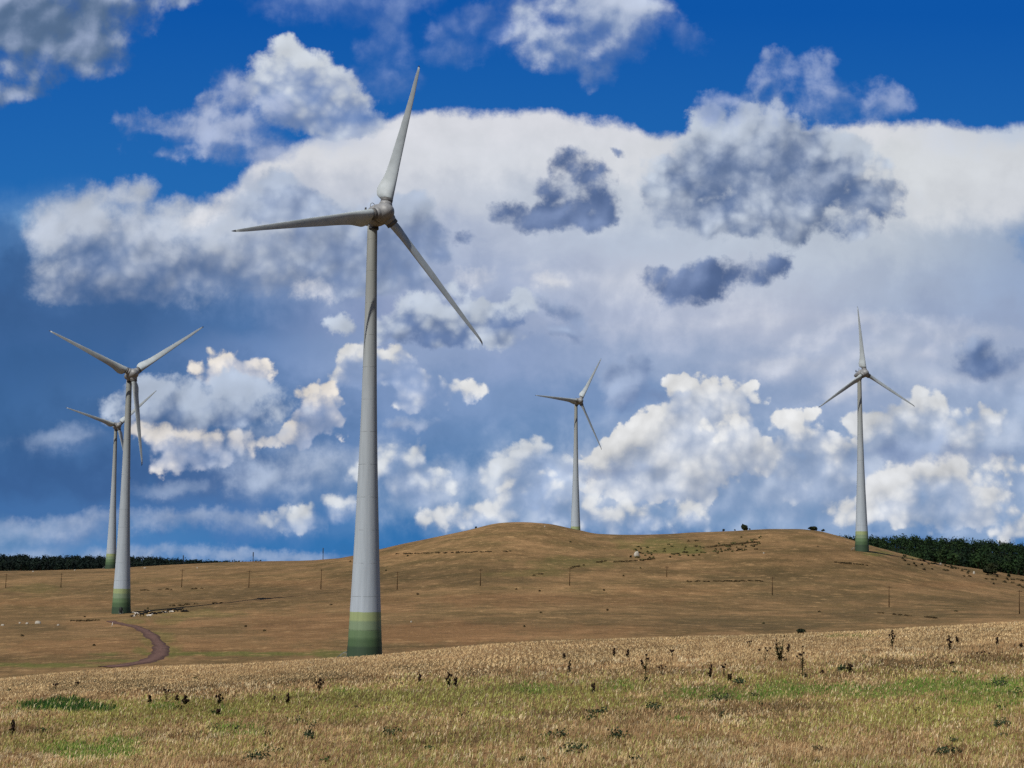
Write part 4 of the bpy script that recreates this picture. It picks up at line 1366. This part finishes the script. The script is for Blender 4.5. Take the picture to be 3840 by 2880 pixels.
# ---- scattered heath tufts on the far hill: nobody could count them
def tufts():
    r = np.random.default_rng(91)
    cs, rs, cc = [], [], []
    def add(x, y, w, h, c):
        X, Y, z = on_ground(x, y, 300)
        s_ = Y / F
        cs.append((X, Y, z + h * s_ * 0.3))
        rs.append((w * s_ / 2, w * s_ / 2, h * s_ * 0.6))
        cc.append(np.array(srgb(*c)) * (0.7 + 0.5 * r.random()))
    for _ in range(90):      # green hummocky patch with dark humps on the upper slope
        t = r.random()
        x = 2380 + 480 * r.random()
        y = 2108 - (x - 2380) * 0.10 - 75 * r.random() ** 1.3 * (0.5 + 0.5 * t)
        add(x, max(y, 2014), 7 + 16 * r.random() ** 2, 4 + 3 * r.random(), ((88, 84, 52), (74, 64, 42), (96, 94, 58))[r.integers(0, 3)])
    for x0, y0, x1, y1, n in ((2140, 2130, 2300, 2098, 14), (2300, 2110, 2470, 2096, 26), (2655, 2052, 2850, 2032, 60), (2000, 2158, 2045, 2152, 6), (1480, 2078, 1920, 2068, 40), (640, 2272, 830, 2262, 14),
                              (2560, 2182, 2860, 2178, 34), (250, 2331, 372, 2327, 12), (3290, 2300, 3520, 2320, 12), (3130, 2110, 3260, 2120, 20), (430, 2218, 760, 2208, 12)):
        for _ in range(n):
            t = r.random()
            add(x0 + (x1 - x0) * t, y0 + (y1 - y0) * t + r.normal() * 1.0, 8 + 14 * r.random(), 1.8 + 1.3 * r.random(), (84, 70, 47))
    for _ in range(36):      # loose shrublets everywhere on the hill
        x, y = 3840 * r.random(), 2020 + 420 * r.random()
        sky_y = np.interp(x, [0, 900, 1327, 1600, 1900, 2350, 3000, 3262, 3840], [2150, 2115, 2092, 2030, 1968, 2015, 1995, 2056, 2170])
        if y < sky_y + 8 or y > np.interp(x, CRX, CRY) - 6:
            continue
        add(x, y, 5 + 10 * r.random() ** 2, 3 + 3.0 * r.random(), ((84, 70, 48), (92, 78, 54), (78, 74, 50))[r.integers(0, 3)])
    for _ in range(50):       # heathy fringe below the wood
        x = 3380 + 460 * r.random()
        y = np.interp(x, [3380, 3531, 3700, 3840], [2080, 2116, 2148, 2172]) + 4 + 40 * r.random() ** 2
        add(x, y, 8 + 12 * r.random(), 4 + 4 * r.random(), ((60, 52, 34), (74, 62, 40), (52, 50, 32))[r.integers(0, 3)])
    v, f, c = leaf_cloud(cs, rs, 26, 0.34, np.array(cc), 17)
    tag(mesh_np('heath_tufts', v, f, m_leaf, colors=c), 'low dark heath tufts scattered over the dry hillside', 'vegetation', kind='stuff')
    # darker leafy weeds in the near grass
    cs, rs, cc = [], [], []
    for _ in range(40):
        x, y = -300 + 4440 * r.random(), 2400 + 470 * r.random() ** 0.8
        if y < np.interp(x, CRX, CRY) + 40:
            continue
        X, Y, z = on_ground(x, y, 25, 130)
        w = (0.16 + 0.3 * r.random() ** 2)
        hh = w * (0.35 + 0.3 * r.random())
        cs.append((X, Y, z + hh * 0.4))
        rs.append((w, w, hh))
        cc.append(np.array(srgb(*((66, 68, 42), (58, 64, 42), (78, 70, 46), (62, 76, 42))[r.integers(0, 4)])) * (0.7 + 0.4 * r.random()))
    for x, y, w in ((2684, 2628, .7), (1470, 2762, .5), (2090, 2772, .55), (2155, 2824, .6), (2310, 2766, .5), (2460, 2662, .5), (1165, 2770, .4), (3560, 2830, .6), (3750, 2570, .6), (2765, 2566, .45), (2245, 2682, .5), (960, 2850, .5), (3760, 2728, .6), (3140, 2520, .4)):
        for _ in range(3):
            X, Y, z = on_ground(x + r.normal() * 14, y + r.normal() * 3, 25, 130)
            cs.append((X, Y, z + 0.12))
            rs.append((w * 0.6, w * 0.6, 0.2))
            cc.append(np.array(srgb(56, 66, 44)))
    v, f, c = leaf_cloud(cs, rs, 40, 0.035, np.array(cc), 18, shell=0.3)
    tag(mesh_np('weeds', v, f, m_leaf, colors=c), 'dark leafy weeds growing low in the near grass', 'weeds', kind='stuff')


tufts()


# ---- thistles: each a plant of its own
def thistle(loc, h, w, kind, seed, label, group='thistles in the near grass'):
    r = random.Random(seed)
    root = empty('thistle', loc)
    st, hd, lf = MB(), [], MB()
    tips = []

    def leaf(p, a, L, up=0.3):
        d = np.array([math.cos(a), math.sin(a), up])
        s_ = np.array([-math.sin(a), math.cos(a), 0])
        b0 = len(lf.v)
        p = np.array(p)
        for q in (p, p + d * L * 0.5 + s_ * L * 0.2, p + d * L - np.array([0, 0, L * 0.25]), p + d * L * 0.5 - s_ * L * 0.2):
            lf.v.append(tuple(q))
        lf.q.append((b0, b0 + 1, b0 + 2, b0 + 3))

    def shoot(p0, p1, r0_, r1_, n=5, leaves=0, L=0.14):
        p0, p1 = np.array(p0, float), np.array(p1, float)
        pts = []
        for i in range(n + 1):
            t = i / n
            q = p0 * (1 - t) + p1 * t + np.array([r.uniform(-1, 1), r.uniform(-1, 1), 0]) * 0.02 * (0 < i < n)
            pts.append(q)
        st.tube(pts, [r0_ + (r1_ - r0_) * i / n for i in range(n + 1)], 6)
        for _ in range(leaves):
            t = r.random() ** 1.2
            q = p0 * (1 - t) + p1 * t
            leaf(q, r.random() * 6.28, L * (1.1 - 0.6 * t) * r.uniform(0.7, 1.3), r.uniform(0.1, 0.8))

    if kind == 'branched':
        shoot((0, 0, -0.05), (0, 0, h * 0.62), 0.028, 0.016, 6, 26, 0.2)
        n = r.choice((5, 6, 7))
        for i in range(n):
            a = 2 * math.pi * i / n + r.uniform(-.4, .4)
            sp_ = w * 0.5 * r.uniform(0.55, 1.0)
            top = h * r.uniform(0.66, 0.9) if i else h
            if i == 0:
                sp_ *= 0.15
            p0 = (0, 0, h * r.uniform(0.25, 0.55))
            p1 = (math.cos(a) * sp_, math.sin(a) * sp_ * 0.7, top - 0.04)
            shoot(p0, p1, 0.014, 0.008, 4, 7, 0.13)
            tips.append(p1)
    elif kind == 'leafy':
        for i in range(6):
            a = 2 * math.pi * i / 6 + r.uniform(-.5, .5)
            p1 = (math.cos(a) * w * 0.42, math.sin(a) * w * 0.3, h * r.uniform(0.6, 0.85) if i else h)
            shoot((0, 0, -0.05), p1, 0.02, 0.01, 5, 30, 0.17)
            if i in (0, 2, 4):
                tips.append(p1)
        for _ in range(60):
            leaf((r.uniform(-.3, .3) * w, r.uniform(-.25, .25) * w, r.uniform(0.02, 0.55) * h), r.random() * 6.28, 0.2, 0.7)
    elif kind == 'bare':
        for i in range(4):
            a = 2 * math.pi * i / 4 + r.uniform(-.4, .4)
            p1 = (math.cos(a) * w * 0.48, math.sin(a) * w * 0.3, h * r.uniform(0.7, 1.0))
            shoot((0, 0, h * 0.1 * i - 0.05), p1, 0.014, 0.007, 4, 2, 0.08)
            tips.append(p1)
    else:   # 'spike': a dark narrow column
        shoot((0, 0, -0.05), (r.uniform(-.04, .04), 0, h), 0.026, 0.012, 6, 8, 0.12)
        for i in range(9):
            t = 0.35 + 0.65 * i / 9
            a = r.random() * 6.28
            hd.append(((math.cos(a) * 0.05, math.sin(a) * 0.05, h * t), 0.045 * r.uniform(0.8, 1.25)))
        if w > 0.25:
            for s_ in (-1, 1):
                p1 = (s_ * w * 0.4, 0, h * r.uniform(0.5, 0.8))
                shoot((0, 0, h * 0.15), p1, 0.016, 0.01, 4, 8, 0.14)
                hd.append((p1, 0.055))
        for _ in range(14):
            leaf((0, 0, r.uniform(0.02, 0.35) * h), r.random() * 6.28, 0.16, 0.6)
    st.build('stem', m_stalk, root)
    if lf.q:
        lf.build('leaves', m_thleaf, root, smooth=False)
    if hd:
        mb = MB()
        for c, rr in hd:
            mb.ball(c, (rr, rr, rr * 1.3), 7, 5, 0.15)
        mb.build('seed_spike', m_head, root, smooth=False)
    for p1 in tips:
        mb = MB()
        rr = 0.052 * r.uniform(0.8, 1.15)
        mb.ball((p1[0], p1[1], p1[2] + 0.02), (rr, rr, rr * 0.95), 9, 6, 0.1)
        mb.tube([(p1[0], p1[1], p1[2] + rr * 0.5), (p1[0], p1[1], p1[2] + rr * 1.25)], [rr * 0.75, rr * 0.95], 9)
        mb.build('flower_head', m_head, root, smooth=False)
    return tag(root, label, 'thistle', group)


THS = [  # x, top y, base y, width px, kind, label
 (2421, 2457, 2556, 46, 'branched', 'branched thistle with four dark round heads, right of the slim columnar one in mid slope'),
 (2484, 2500, 2532, 26, 'bare', 'short drooping dry thistle just right of a branched four-headed one'),
 (2664, 2492, 2542, 16, 'spike', 'tall narrow dark thistle left of the slim one with a single head'),
 (2714, 2494, 2540, 14, 'bare', 'slim thistle with one dark round head on a thin stalk'),
 (2737, 2528, 2554, 18, 'spike', 'short dark thistle at the left end of the bright green strip'),
 (2868, 2426, 2480, 44, 'bare', 'thin leafless thistle with spread heads, left of the leafy one'),
 (2925, 2389, 2478, 40, 'leafy', 'large leafy green thistle standing high against the pale crest grass'),
 (2956, 2416, 2448, 9, 'spike', 'thin dark spike right beside the large leafy thistle'),
 (3010, 2426, 2538, 50, 'branched', 'tall many-branched thistle right of the large leafy one'),
 (3346, 2362, 2428, 22, 'spike', 'dark ragged thistle on the pale crest, alone below the hillside turbine'),
 (3561, 2383, 2437, 20, 'spike', 'dark bushy thistle on the crest left of a short spike'),
 (3590, 2389, 2412, 8, 'spike', 'short dark spike right beside the bushy thistle on the crest'),
 (3738, 2390, 2420, 9, 'spike', 'lone slim dark spike on the pale grass near the right picture edge'),
 (3829, 2414, 2428, 7, 'spike', 'tiny dark spike at the very right edge of the grass'),
 (3187, 2489, 2522, 22, 'spike', 'stout dark thistle with a small side branch, above the green strip'),
 (3686, 2446, 2484, 50, 'bare', 'wide dry brown thistle with thin arching branches near the right edge'),
 (3082, 2514, 2530, 9, 'spike', 'tiny green spike between the many-branched thistle and a stout dark one'),
 (2115, 2450, 2472, 8, 'spike', 'thin brown spike just above left of a slim dark columnar thistle'),
 (2135, 2476, 2526, 12, 'spike', 'slim dark columnar thistle with a knobbly head in mid slope'),
 (2304, 2430, 2461, 10, 'spike', 'faded brown spike on the crest, left one of two'),
 (2354, 2437, 2464, 8, 'spike', 'faded brown spike on the crest, right one of two'),
 (2224, 2562, 2598, 16, 'spike', 'short dark thistle with a pale top in the olive grass'),
 (2810, 2406, 2428, 18, 'bare', 'small dry stalk on the crest left of the large leafy thistle'),
 (2520, 2440, 2462, 12, 'bare', 'small twisted dry stalk above the branched four-headed thistle'),
 (1079, 2601, 2642, 11, 'spike', 'dark single spike in yellow-green grass, below a forked one'),
 (1198, 2545, 2592, 32, 'spike', 'dark forked thistle leaning in the brown grass below the nearest turbine'),
 (1574, 2527, 2562, 7, 'spike', 'thin reddish spike right of the nearest turbine foot'),
 (1683, 2520, 2576, 24, 'spike', 'dark three-armed thistle in yellow-green grass right of the nearest turbine'),
 (1708, 2542, 2578, 11, 'spike', 'dark spike leaning at the side of the three-armed thistle'),
 (1027, 2612, 2627, 7, 'spike', 'tiny dark spike low in the grass left of the dark single spike'),
 (46, 2702, 2756, 12, 'spike', 'tall dark knobbly thistle at the left edge of the picture'),
 (560, 2606, 2642, 16, 'spike', 'dark pointed thistle at the left end of the pale grass patch'),
 (623, 2586, 2628, 18, 'bare', 'brown forked stalk right of the dark pointed thistle'),
 (664, 2608, 2632, 6, 'spike', 'thin reddish spike between two dark thistles in pale grass'),
 (695, 2609, 2646, 26, 'spike', 'dark leafy thistle with two arms among whitish grass'),
 (822, 2601, 2646, 30, 'spike', 'dark twin-topped thistle, widest of those in the yellow-green grass'),
 (819, 2660, 2682, 7, 'spike', 'tiny dark spike below the twin-topped thistle'),
 (207, 2566, 2584, 16, 'bare', 'low dark stalk in brown grass above the dark green nettle patch'),
 (288, 2560, 2574, 12, 'bare', 'small dark stalk in brown grass below the gravel track'),
 (3570, 2486, 2500, 12, 'bare', 'small dark tangle in the olive grass below the bushy crest thistle'),
]
for i, (x, yt, yb, wpx_, kind, lab) in enumerate(THS):
    X, Y, z = on_ground(x, yb, 25, 140)
    s_ = Y / F
    thistle((X, Y, z), (yb - yt) * s_, wpx_ * s_, kind, 300 + i, lab)

# =================================================================== poles, masts, stones, cattle
m_wood = mottled('weathered pole wood', (56, 42, 28), (84, 64, 42), 3.0, 0.95, 0.1)
m_iron = mottled('dull mast steel', (44, 54, 68), (60, 70, 84), 3.0, 0.7)
m_stone = mottled('pale limestone', (132, 126, 114), (170, 164, 152), 1.6, 0.9, 0.15)
m_white = mottled('white paint', (190, 186, 176), (214, 210, 200), 5.0, 0.7)


def pole(X, Y, z, h, lab, crossarm=True, lean=0.0):
    root = empty('utility_pole', (X, Y, z))
    mb = MB()
    mb.tube([(0, 0, -0.5), (lean * 0.4, 0, h * 0.5), (lean, 0, h)], [0.20, 0.17, 0.13], 8)
    mb.build('post', m_wood, root)
    if crossarm:
        c = MB()
        c.box((lean, -0.14, h - 0.55), (1.9, 0.12, 0.16))
        a_ = c.build('crossarm', m_wood, root, smooth=False)
        i_ = MB()
        for dx_ in (-0.85, 0.0, 0.85):
            i_.tube([(lean + dx_, -0.14, h - 0.47), (lean + dx_, -0.14, h - 0.28)], [0.07, 0.05], 6)
        i_.build('insulators', m_dark, a_)
    return tag(root, lab, 'utility pole', 'utility poles in a row across the hillside')


POLES = [  # x, base y, top y, crossarm, label
 (21, 2205, 2152, True, 'dark wooden pole at the far left edge, on the plain below the dark ridge'),
 (228, 2203, 2150, True, 'dark wooden pole left of the two overlapping turbine towers'),
 (681, 2202, 2136, True, 'wooden pole right of the two overlapping turbines, below the mast nearest them'),
 (933, 2204, 2140, True, 'wooden pole below the tiny shrubs of the plateau skyline'),
 (1203, 2211, 2135, True, 'wooden pole just left of the nearest turbine tower'),
 (1489, 2212, 2144, True, 'faint wooden pole just right of the nearest turbine tower'),
 (1801, 2197, 2134, True, 'faint wooden pole on the slope left below the rounded hilltop'),
 (2136, 2196, 2129, True, 'clear wooden pole below the turbine that stands behind the hilltop'),
 (2500, 2164, 2124, True, 'short wooden pole on the slope below the green hummocks'),
 (2896, 2232, 2164, True, 'faint wooden pole on the long slope left of a clearer one'),
 (3334, 2277, 2198, True, 'clear brown wooden pole below the hillside turbine'),
 (3823, 2302, 2214, True, 'wooden pole near the right edge below the wood'),
]
for x, yb, yt, ca, lab in POLES:
    X, Y, z = on_ground(x, yb, 300)
    if yt < 2000:
        continue
    pole(X, Y, z, (yb - yt) * Y / F, lab, ca, lean=0.15)

for x, yb, yt, dep, lab in ((688, 2118, 2082, 1180, 'faint lattice mast on the horizon over the end of the dark ridge'),
                            (950, 2109, 2070, 1180, 'thin dark lattice mast on the plateau horizon, leftmost of the two clear ones'),
                            (1212, 2098, 2054, 1180, 'thin dark lattice mast on the horizon just left of the nearest tower')):
    d = ray(x, yt)
    top = d[2] * dep + EYE
    X = d[0] * dep
    z = gz(X, dep)
    h = top - z
    root = empty('lattice_mast', (X, dep, z))
    mb = MB()
    for a in (0, 1, 2):
        ca, sa = math.cos(a * 2.094), math.sin(a * 2.094)
        mb.tube([(ca * 0.55, sa * 0.55, -0.5), (ca * 0.25, sa * 0.25, h * 0.8), (0, 0, h)], [0.09, 0.08, 0.06], 5)
    n = 10
    for i in range(n):
        z0, z1 = h * 0.8 * i / n, h * 0.8 * (i + 1) / n
        q0, q1 = 0.55 - 0.3 * i / n, 0.55 - 0.3 * (i + 1) / n
        for a in (0, 1, 2):
            mb.tube([(math.cos(a * 2.094) * q0, math.sin(a * 2.094) * q0, z0), (math.cos((a + 1) * 2.094) * q1, math.sin((a + 1) * 2.094) * q1, z1)], 0.035, 4)
    mb.build('frame', m_iron, root, smooth=False)
    an = MB()
    for zz in (0.93, 0.8, 0.7):
        an.box((0, -0.3, h * zz), (0.75, 0.25, 1.1))
    an.build('antenna_panels', m_iron, root, smooth=False)
    tag(root, lab, 'mast', 'masts on the horizon')


def rock(x, y, wpx_, hpx, lab, dep=None, seed=1):
    X, Y, z = on_ground(x, y, 300)
    s_ = Y / F
    r = random.Random(seed)
    mb = MB()
    w, h = wpx_ * s_, hpx * s_
    n = 12
    prof = [(0.98, -0.3), (1.0, 0.1), (0.95, 0.45), (0.78, 0.75), (0.5, 0.95), (0.2, 1.02)]
    an = [r.uniform(0.8, 1.15) for _ in range(n)]
    mb.rings([[(w / 2 * q * an[i] * math.cos(2 * math.pi * i / n) * r.uniform(.93, 1.05), w / 2.4 * q * an[i] * math.sin(2 * math.pi * i / n), h * zz * (0.85 + 0.3 * r.random()))
               for i in range(n)] for q, zz in prof])
    o = mb.build('rock', m_stone, None, smooth=False)
    o.location = (X, Y, z)
    return tag(o, lab, 'rock', 'pale rocks on the hillside')


for i, q in enumerate([
 (2388, 2086, 22, 17, 'large white boulder beside a dark green bush on the upper hillside'),
 (142, 2339, 24, 10, 'bright white rock, brightest of the row at the left edge'),
 (74, 2338, 9, 5, 'small pale rock, leftmost but one in the row at the left edge'),
 (101, 2340, 13, 6, 'dull grey rock between the small pale one and the bright white one'),
 (10, 2346, 14, 5, 'flat pale rock at the very left edge of the picture'),
 (218, 2346, 10, 5, 'small pale rock right of the bright white one'),
 (3653, 2152, 10, 9, 'rounded pale rock at the foot of the big bush below the wood'),
 (3706, 2142, 22, 10, 'wide pale rock right of the big bush at the edge of the wood'),
 (3526, 2117, 10, 6, 'small white rock at the upper edge of the wood'),
 (3508, 2104, 7, 5, 'tiny white rock highest at the edge of the wood'),
 (2864, 2076, 7, 4, 'tiny pale rock on the slope below the long skyline'),
 (2043, 1976, 6, 4, 'tiny white rock right of the rounded hilltop'),
 (281, 2139, 6, 3, 'tiny white rock on the plateau edge under the dark ridge'),
 (124, 2144, 9, 3, 'flat pale rock on the plateau edge below the dark ridge'),
 (543, 2131, 10, 3, 'flat pale rock on the plateau edge right of the second tower'),
 (740, 2131, 6, 4, 'tiny white rock on the plateau between the horizon mast and the ridge end'),
 (1542, 2334, 7, 5, 'small whitish rock in the red-brown grass right of the nearest tower'),
]):
    rock(q[0], q[1], q[2], q[3], q[4], seed=60 + i)

# leaning white marker post by the track
X, Y, z = on_ground(419, 2349, 300)
mk = MB()
mk.tube([(0, 0, -0.3), (0.28, 0, 1.25)], [0.09, 0.085], 8)
mk.tube([(0.28, 0, 1.25), (0.30, 0, 1.33)], [0.085, 0.03], 8)
o = mk.build('marker_post', m_white, None)
o.location = (X, Y, z)
tag(o, 'short leaning white post beside the bend of the gravel track', 'post')


# ---- cattle resting in the shadow of the second tower
def cow_mesh(pose):
    """one continuous skin; the animal looks along +X, feet or belly on z = 0"""
    vs, es, rd = [], [], []

    def chain(pts, start=None):
        prev = start
        for x, y, z, r in pts:
            vs.append((x, y, z))
            rd.append(r)
            if prev is not None:
                es.append((prev, len(vs) - 1))
            prev = len(vs) - 1
        return prev
    up = 0.0 if pose != 'lying' else -0.72
    chain([(-0.75, 0, 1.12 + up, .30), (-0.35, 0, 1.08 + up, .37), (0.1, 0, 1.06 + up, .40), (0.55, 0, 1.10 + up, .35), (0.85, 0, 1.2 + up, .25)])
    if pose == 'grazing':
        chain([(1.15, 0, 0.95, .17), (1.4, 0, 0.55, .14), (1.55, 0, 0.3, .13), (1.68, 0, 0.1, .085)], 4)
        hd = (1.52, 0.33)
    else:
        chain([(1.12, 0, 1.42 + up, .17), (1.32, 0, 1.58 + up, .16), (1.55, 0, 1.48 + up, .12), (1.75, 0, 1.38 + up, .09)], 4)
        hd = (1.33, 1.66 + up)
    for s_ in (-1, 1):     # ears
        chain([(hd[0], s_ * 0.2, hd[1] + 0.02, .05), (hd[0] - 0.03, s_ * 0.34, hd[1] + 0.02, .03)], 6)
    if pose == 'lying':
        for s_ in (-1, 1):
            chain([(0.75, s_ * .26, 0.18, .11), (1.0, s_ * .3, 0.1, .08), (0.7, s_ * .34, 0.07, .06)], 3)
            chain([(-0.6, s_ * .32, 0.2, .16), (-0.15, s_ * .42, 0.12, .09), (-0.4, s_ * .46, 0.07, .06)], 0)
    else:
        for s_ in (-1, 1):
            chain([(0.62, s_ * .2, 0.78, .14), (0.64, s_ * .2, 0.45, .085), (0.62, s_ * .2, 0.12, .06), (0.66, s_ * .2, 0.02, .07)], 3)
            chain([(-0.7, s_ * .2, 0.82, .18), (-0.62, s_ * .2, 0.56, .10), (-0.78, s_ * .2, 0.4, .07), (-0.74, s_ * .2, 0.1, .055), (-0.7, s_ * .2, 0.02, .07)], 0)
    chain([(-1.05, 0, 1.15 + up, .05), (-1.13, 0, 0.75 + up * 0.9, .03), (-1.12, 0, max(0.42 + up, 0.05), .05)], 0)
    me = bpy.data.meshes.new('cow_' + pose)
    me.from_pydata(vs, es, [])
    bm = bmesh.new()
    bm.from_mesh(me)
    bm.verts.ensure_lookup_table()
    ly = bm.verts.layers.skin.verify()
    for i_, r_ in enumerate(rd):
        bm.verts[i_][ly].radius = (r_, r_)
    bm.verts[0][ly].use_root = True
    bm.to_mesh(me)
    bm.free()
    o = bpy.data.objects.new('cow', me)
    COL.objects.link(o)
    o.modifiers.new('skin', 'SKIN')
    sb = o.modifiers.new('sub', 'SUBSURF')
    sb.levels = sb.render_levels = 1
    dg = bpy.context.evaluated_depsgraph_get()
    m2 = bpy.data.meshes.new_from_object(o.evaluated_get(dg))
    m2.polygons.foreach_set('use_smooth', np.ones(len(m2.polygons), dtype=bool))
    bpy.data.objects.remove(o)
    return m2


def coat(name, white_share):
    m, b, bs = material(name, 0.85, 0.2)
    t = m.node_tree.nodes.new('ShaderNodeTexCoord')
    n = b.noise(t.outputs['Object'], 1.3, 1, 0.4)
    m.node_tree.links.new(b.mix(b.mr(n, 0.56 - white_share * 0.3, 0.58 - white_share * 0.3), srgb(18, 16, 15), srgb(196, 188, 176)), bs.inputs['Base Color'])
    return m


coats = {'black': coat('black coat', -0.6), 'pied': coat('black and white coat', 0.1), 'white': coat('mostly white coat', 0.75)}
cow_data = {}
COWS = [  # x, y, pose, coat, heading, label
 (497, 2313, 'lying', 'pied', 20, 'black and white cow lying closest to the green tower foot'),
 (512, 2310, 'standing', 'white', 200, 'mostly white cow standing next to the green tower foot'),
 (532, 2312, 'standing', 'black', 160, 'black cow standing in the clump second from the tower foot'),
 (545, 2308, 'standing', 'black', 15, 'black cow standing in the middle of the thickest clump by the tower'),
 (558, 2311, 'lying', 'white', 10, 'white-faced pale cow lying at the lower side of the thickest clump'),
 (556, 2302, 'standing', 'pied', 190, 'black and white cow at the upper right of the thickest clump'),
 (568, 2304, 'lying', 'black', 0, 'black cow lying just right of the thickest clump'),
 (582, 2303, 'lying', 'black', 175, 'second black cow lying right of the thickest clump'),
 (598, 2301, 'lying', 'black', 10, 'black cow lying at the narrow middle of the resting line'),
 (622, 2299, 'lying', 'pied', 185, 'black and white cow lying alone in the gap of the resting line'),
 (635, 2297, 'standing', 'black', 5, 'black cow standing just left of a white one in the resting line'),
 (645, 2296, 'lying', 'white', 180, 'bright white cow lying farthest along the resting line'),
 (660, 2296, 'standing', 'black', 170, 'black cow standing right of the bright white one'),
 (673, 2295, 'standing', 'black', 0, 'black cow standing second to the right of the bright white one'),
 (686, 2295, 'lying', 'black', 20, 'black cow lying near the right end of the resting line'),
 (700, 2295, 'lying', 'black', 180, 'black cow lying at the right end of the resting line'),
]
for x, y, pose, ct, hdg, lab in COWS:
    key = (pose, ct)
    if pose not in cow_data:
        cow_data[pose] = cow_mesh(pose)
    if key not in cow_data:
        cow_data[key] = cow_data[pose].copy()
        cow_data[key].materials.clear()
        cow_data[key].materials.append(coats[ct])
    X, Y, z = on_ground(x, y, 400)
    o = bpy.data.objects.new('cow', cow_data[key])
    COL.objects.link(o)
    o.location = (X, Y, z)
    o.rotation_euler = (0, 0, math.radians(hdg))
    tag(o, lab, 'cow', 'cattle resting in the shadow of the tower')
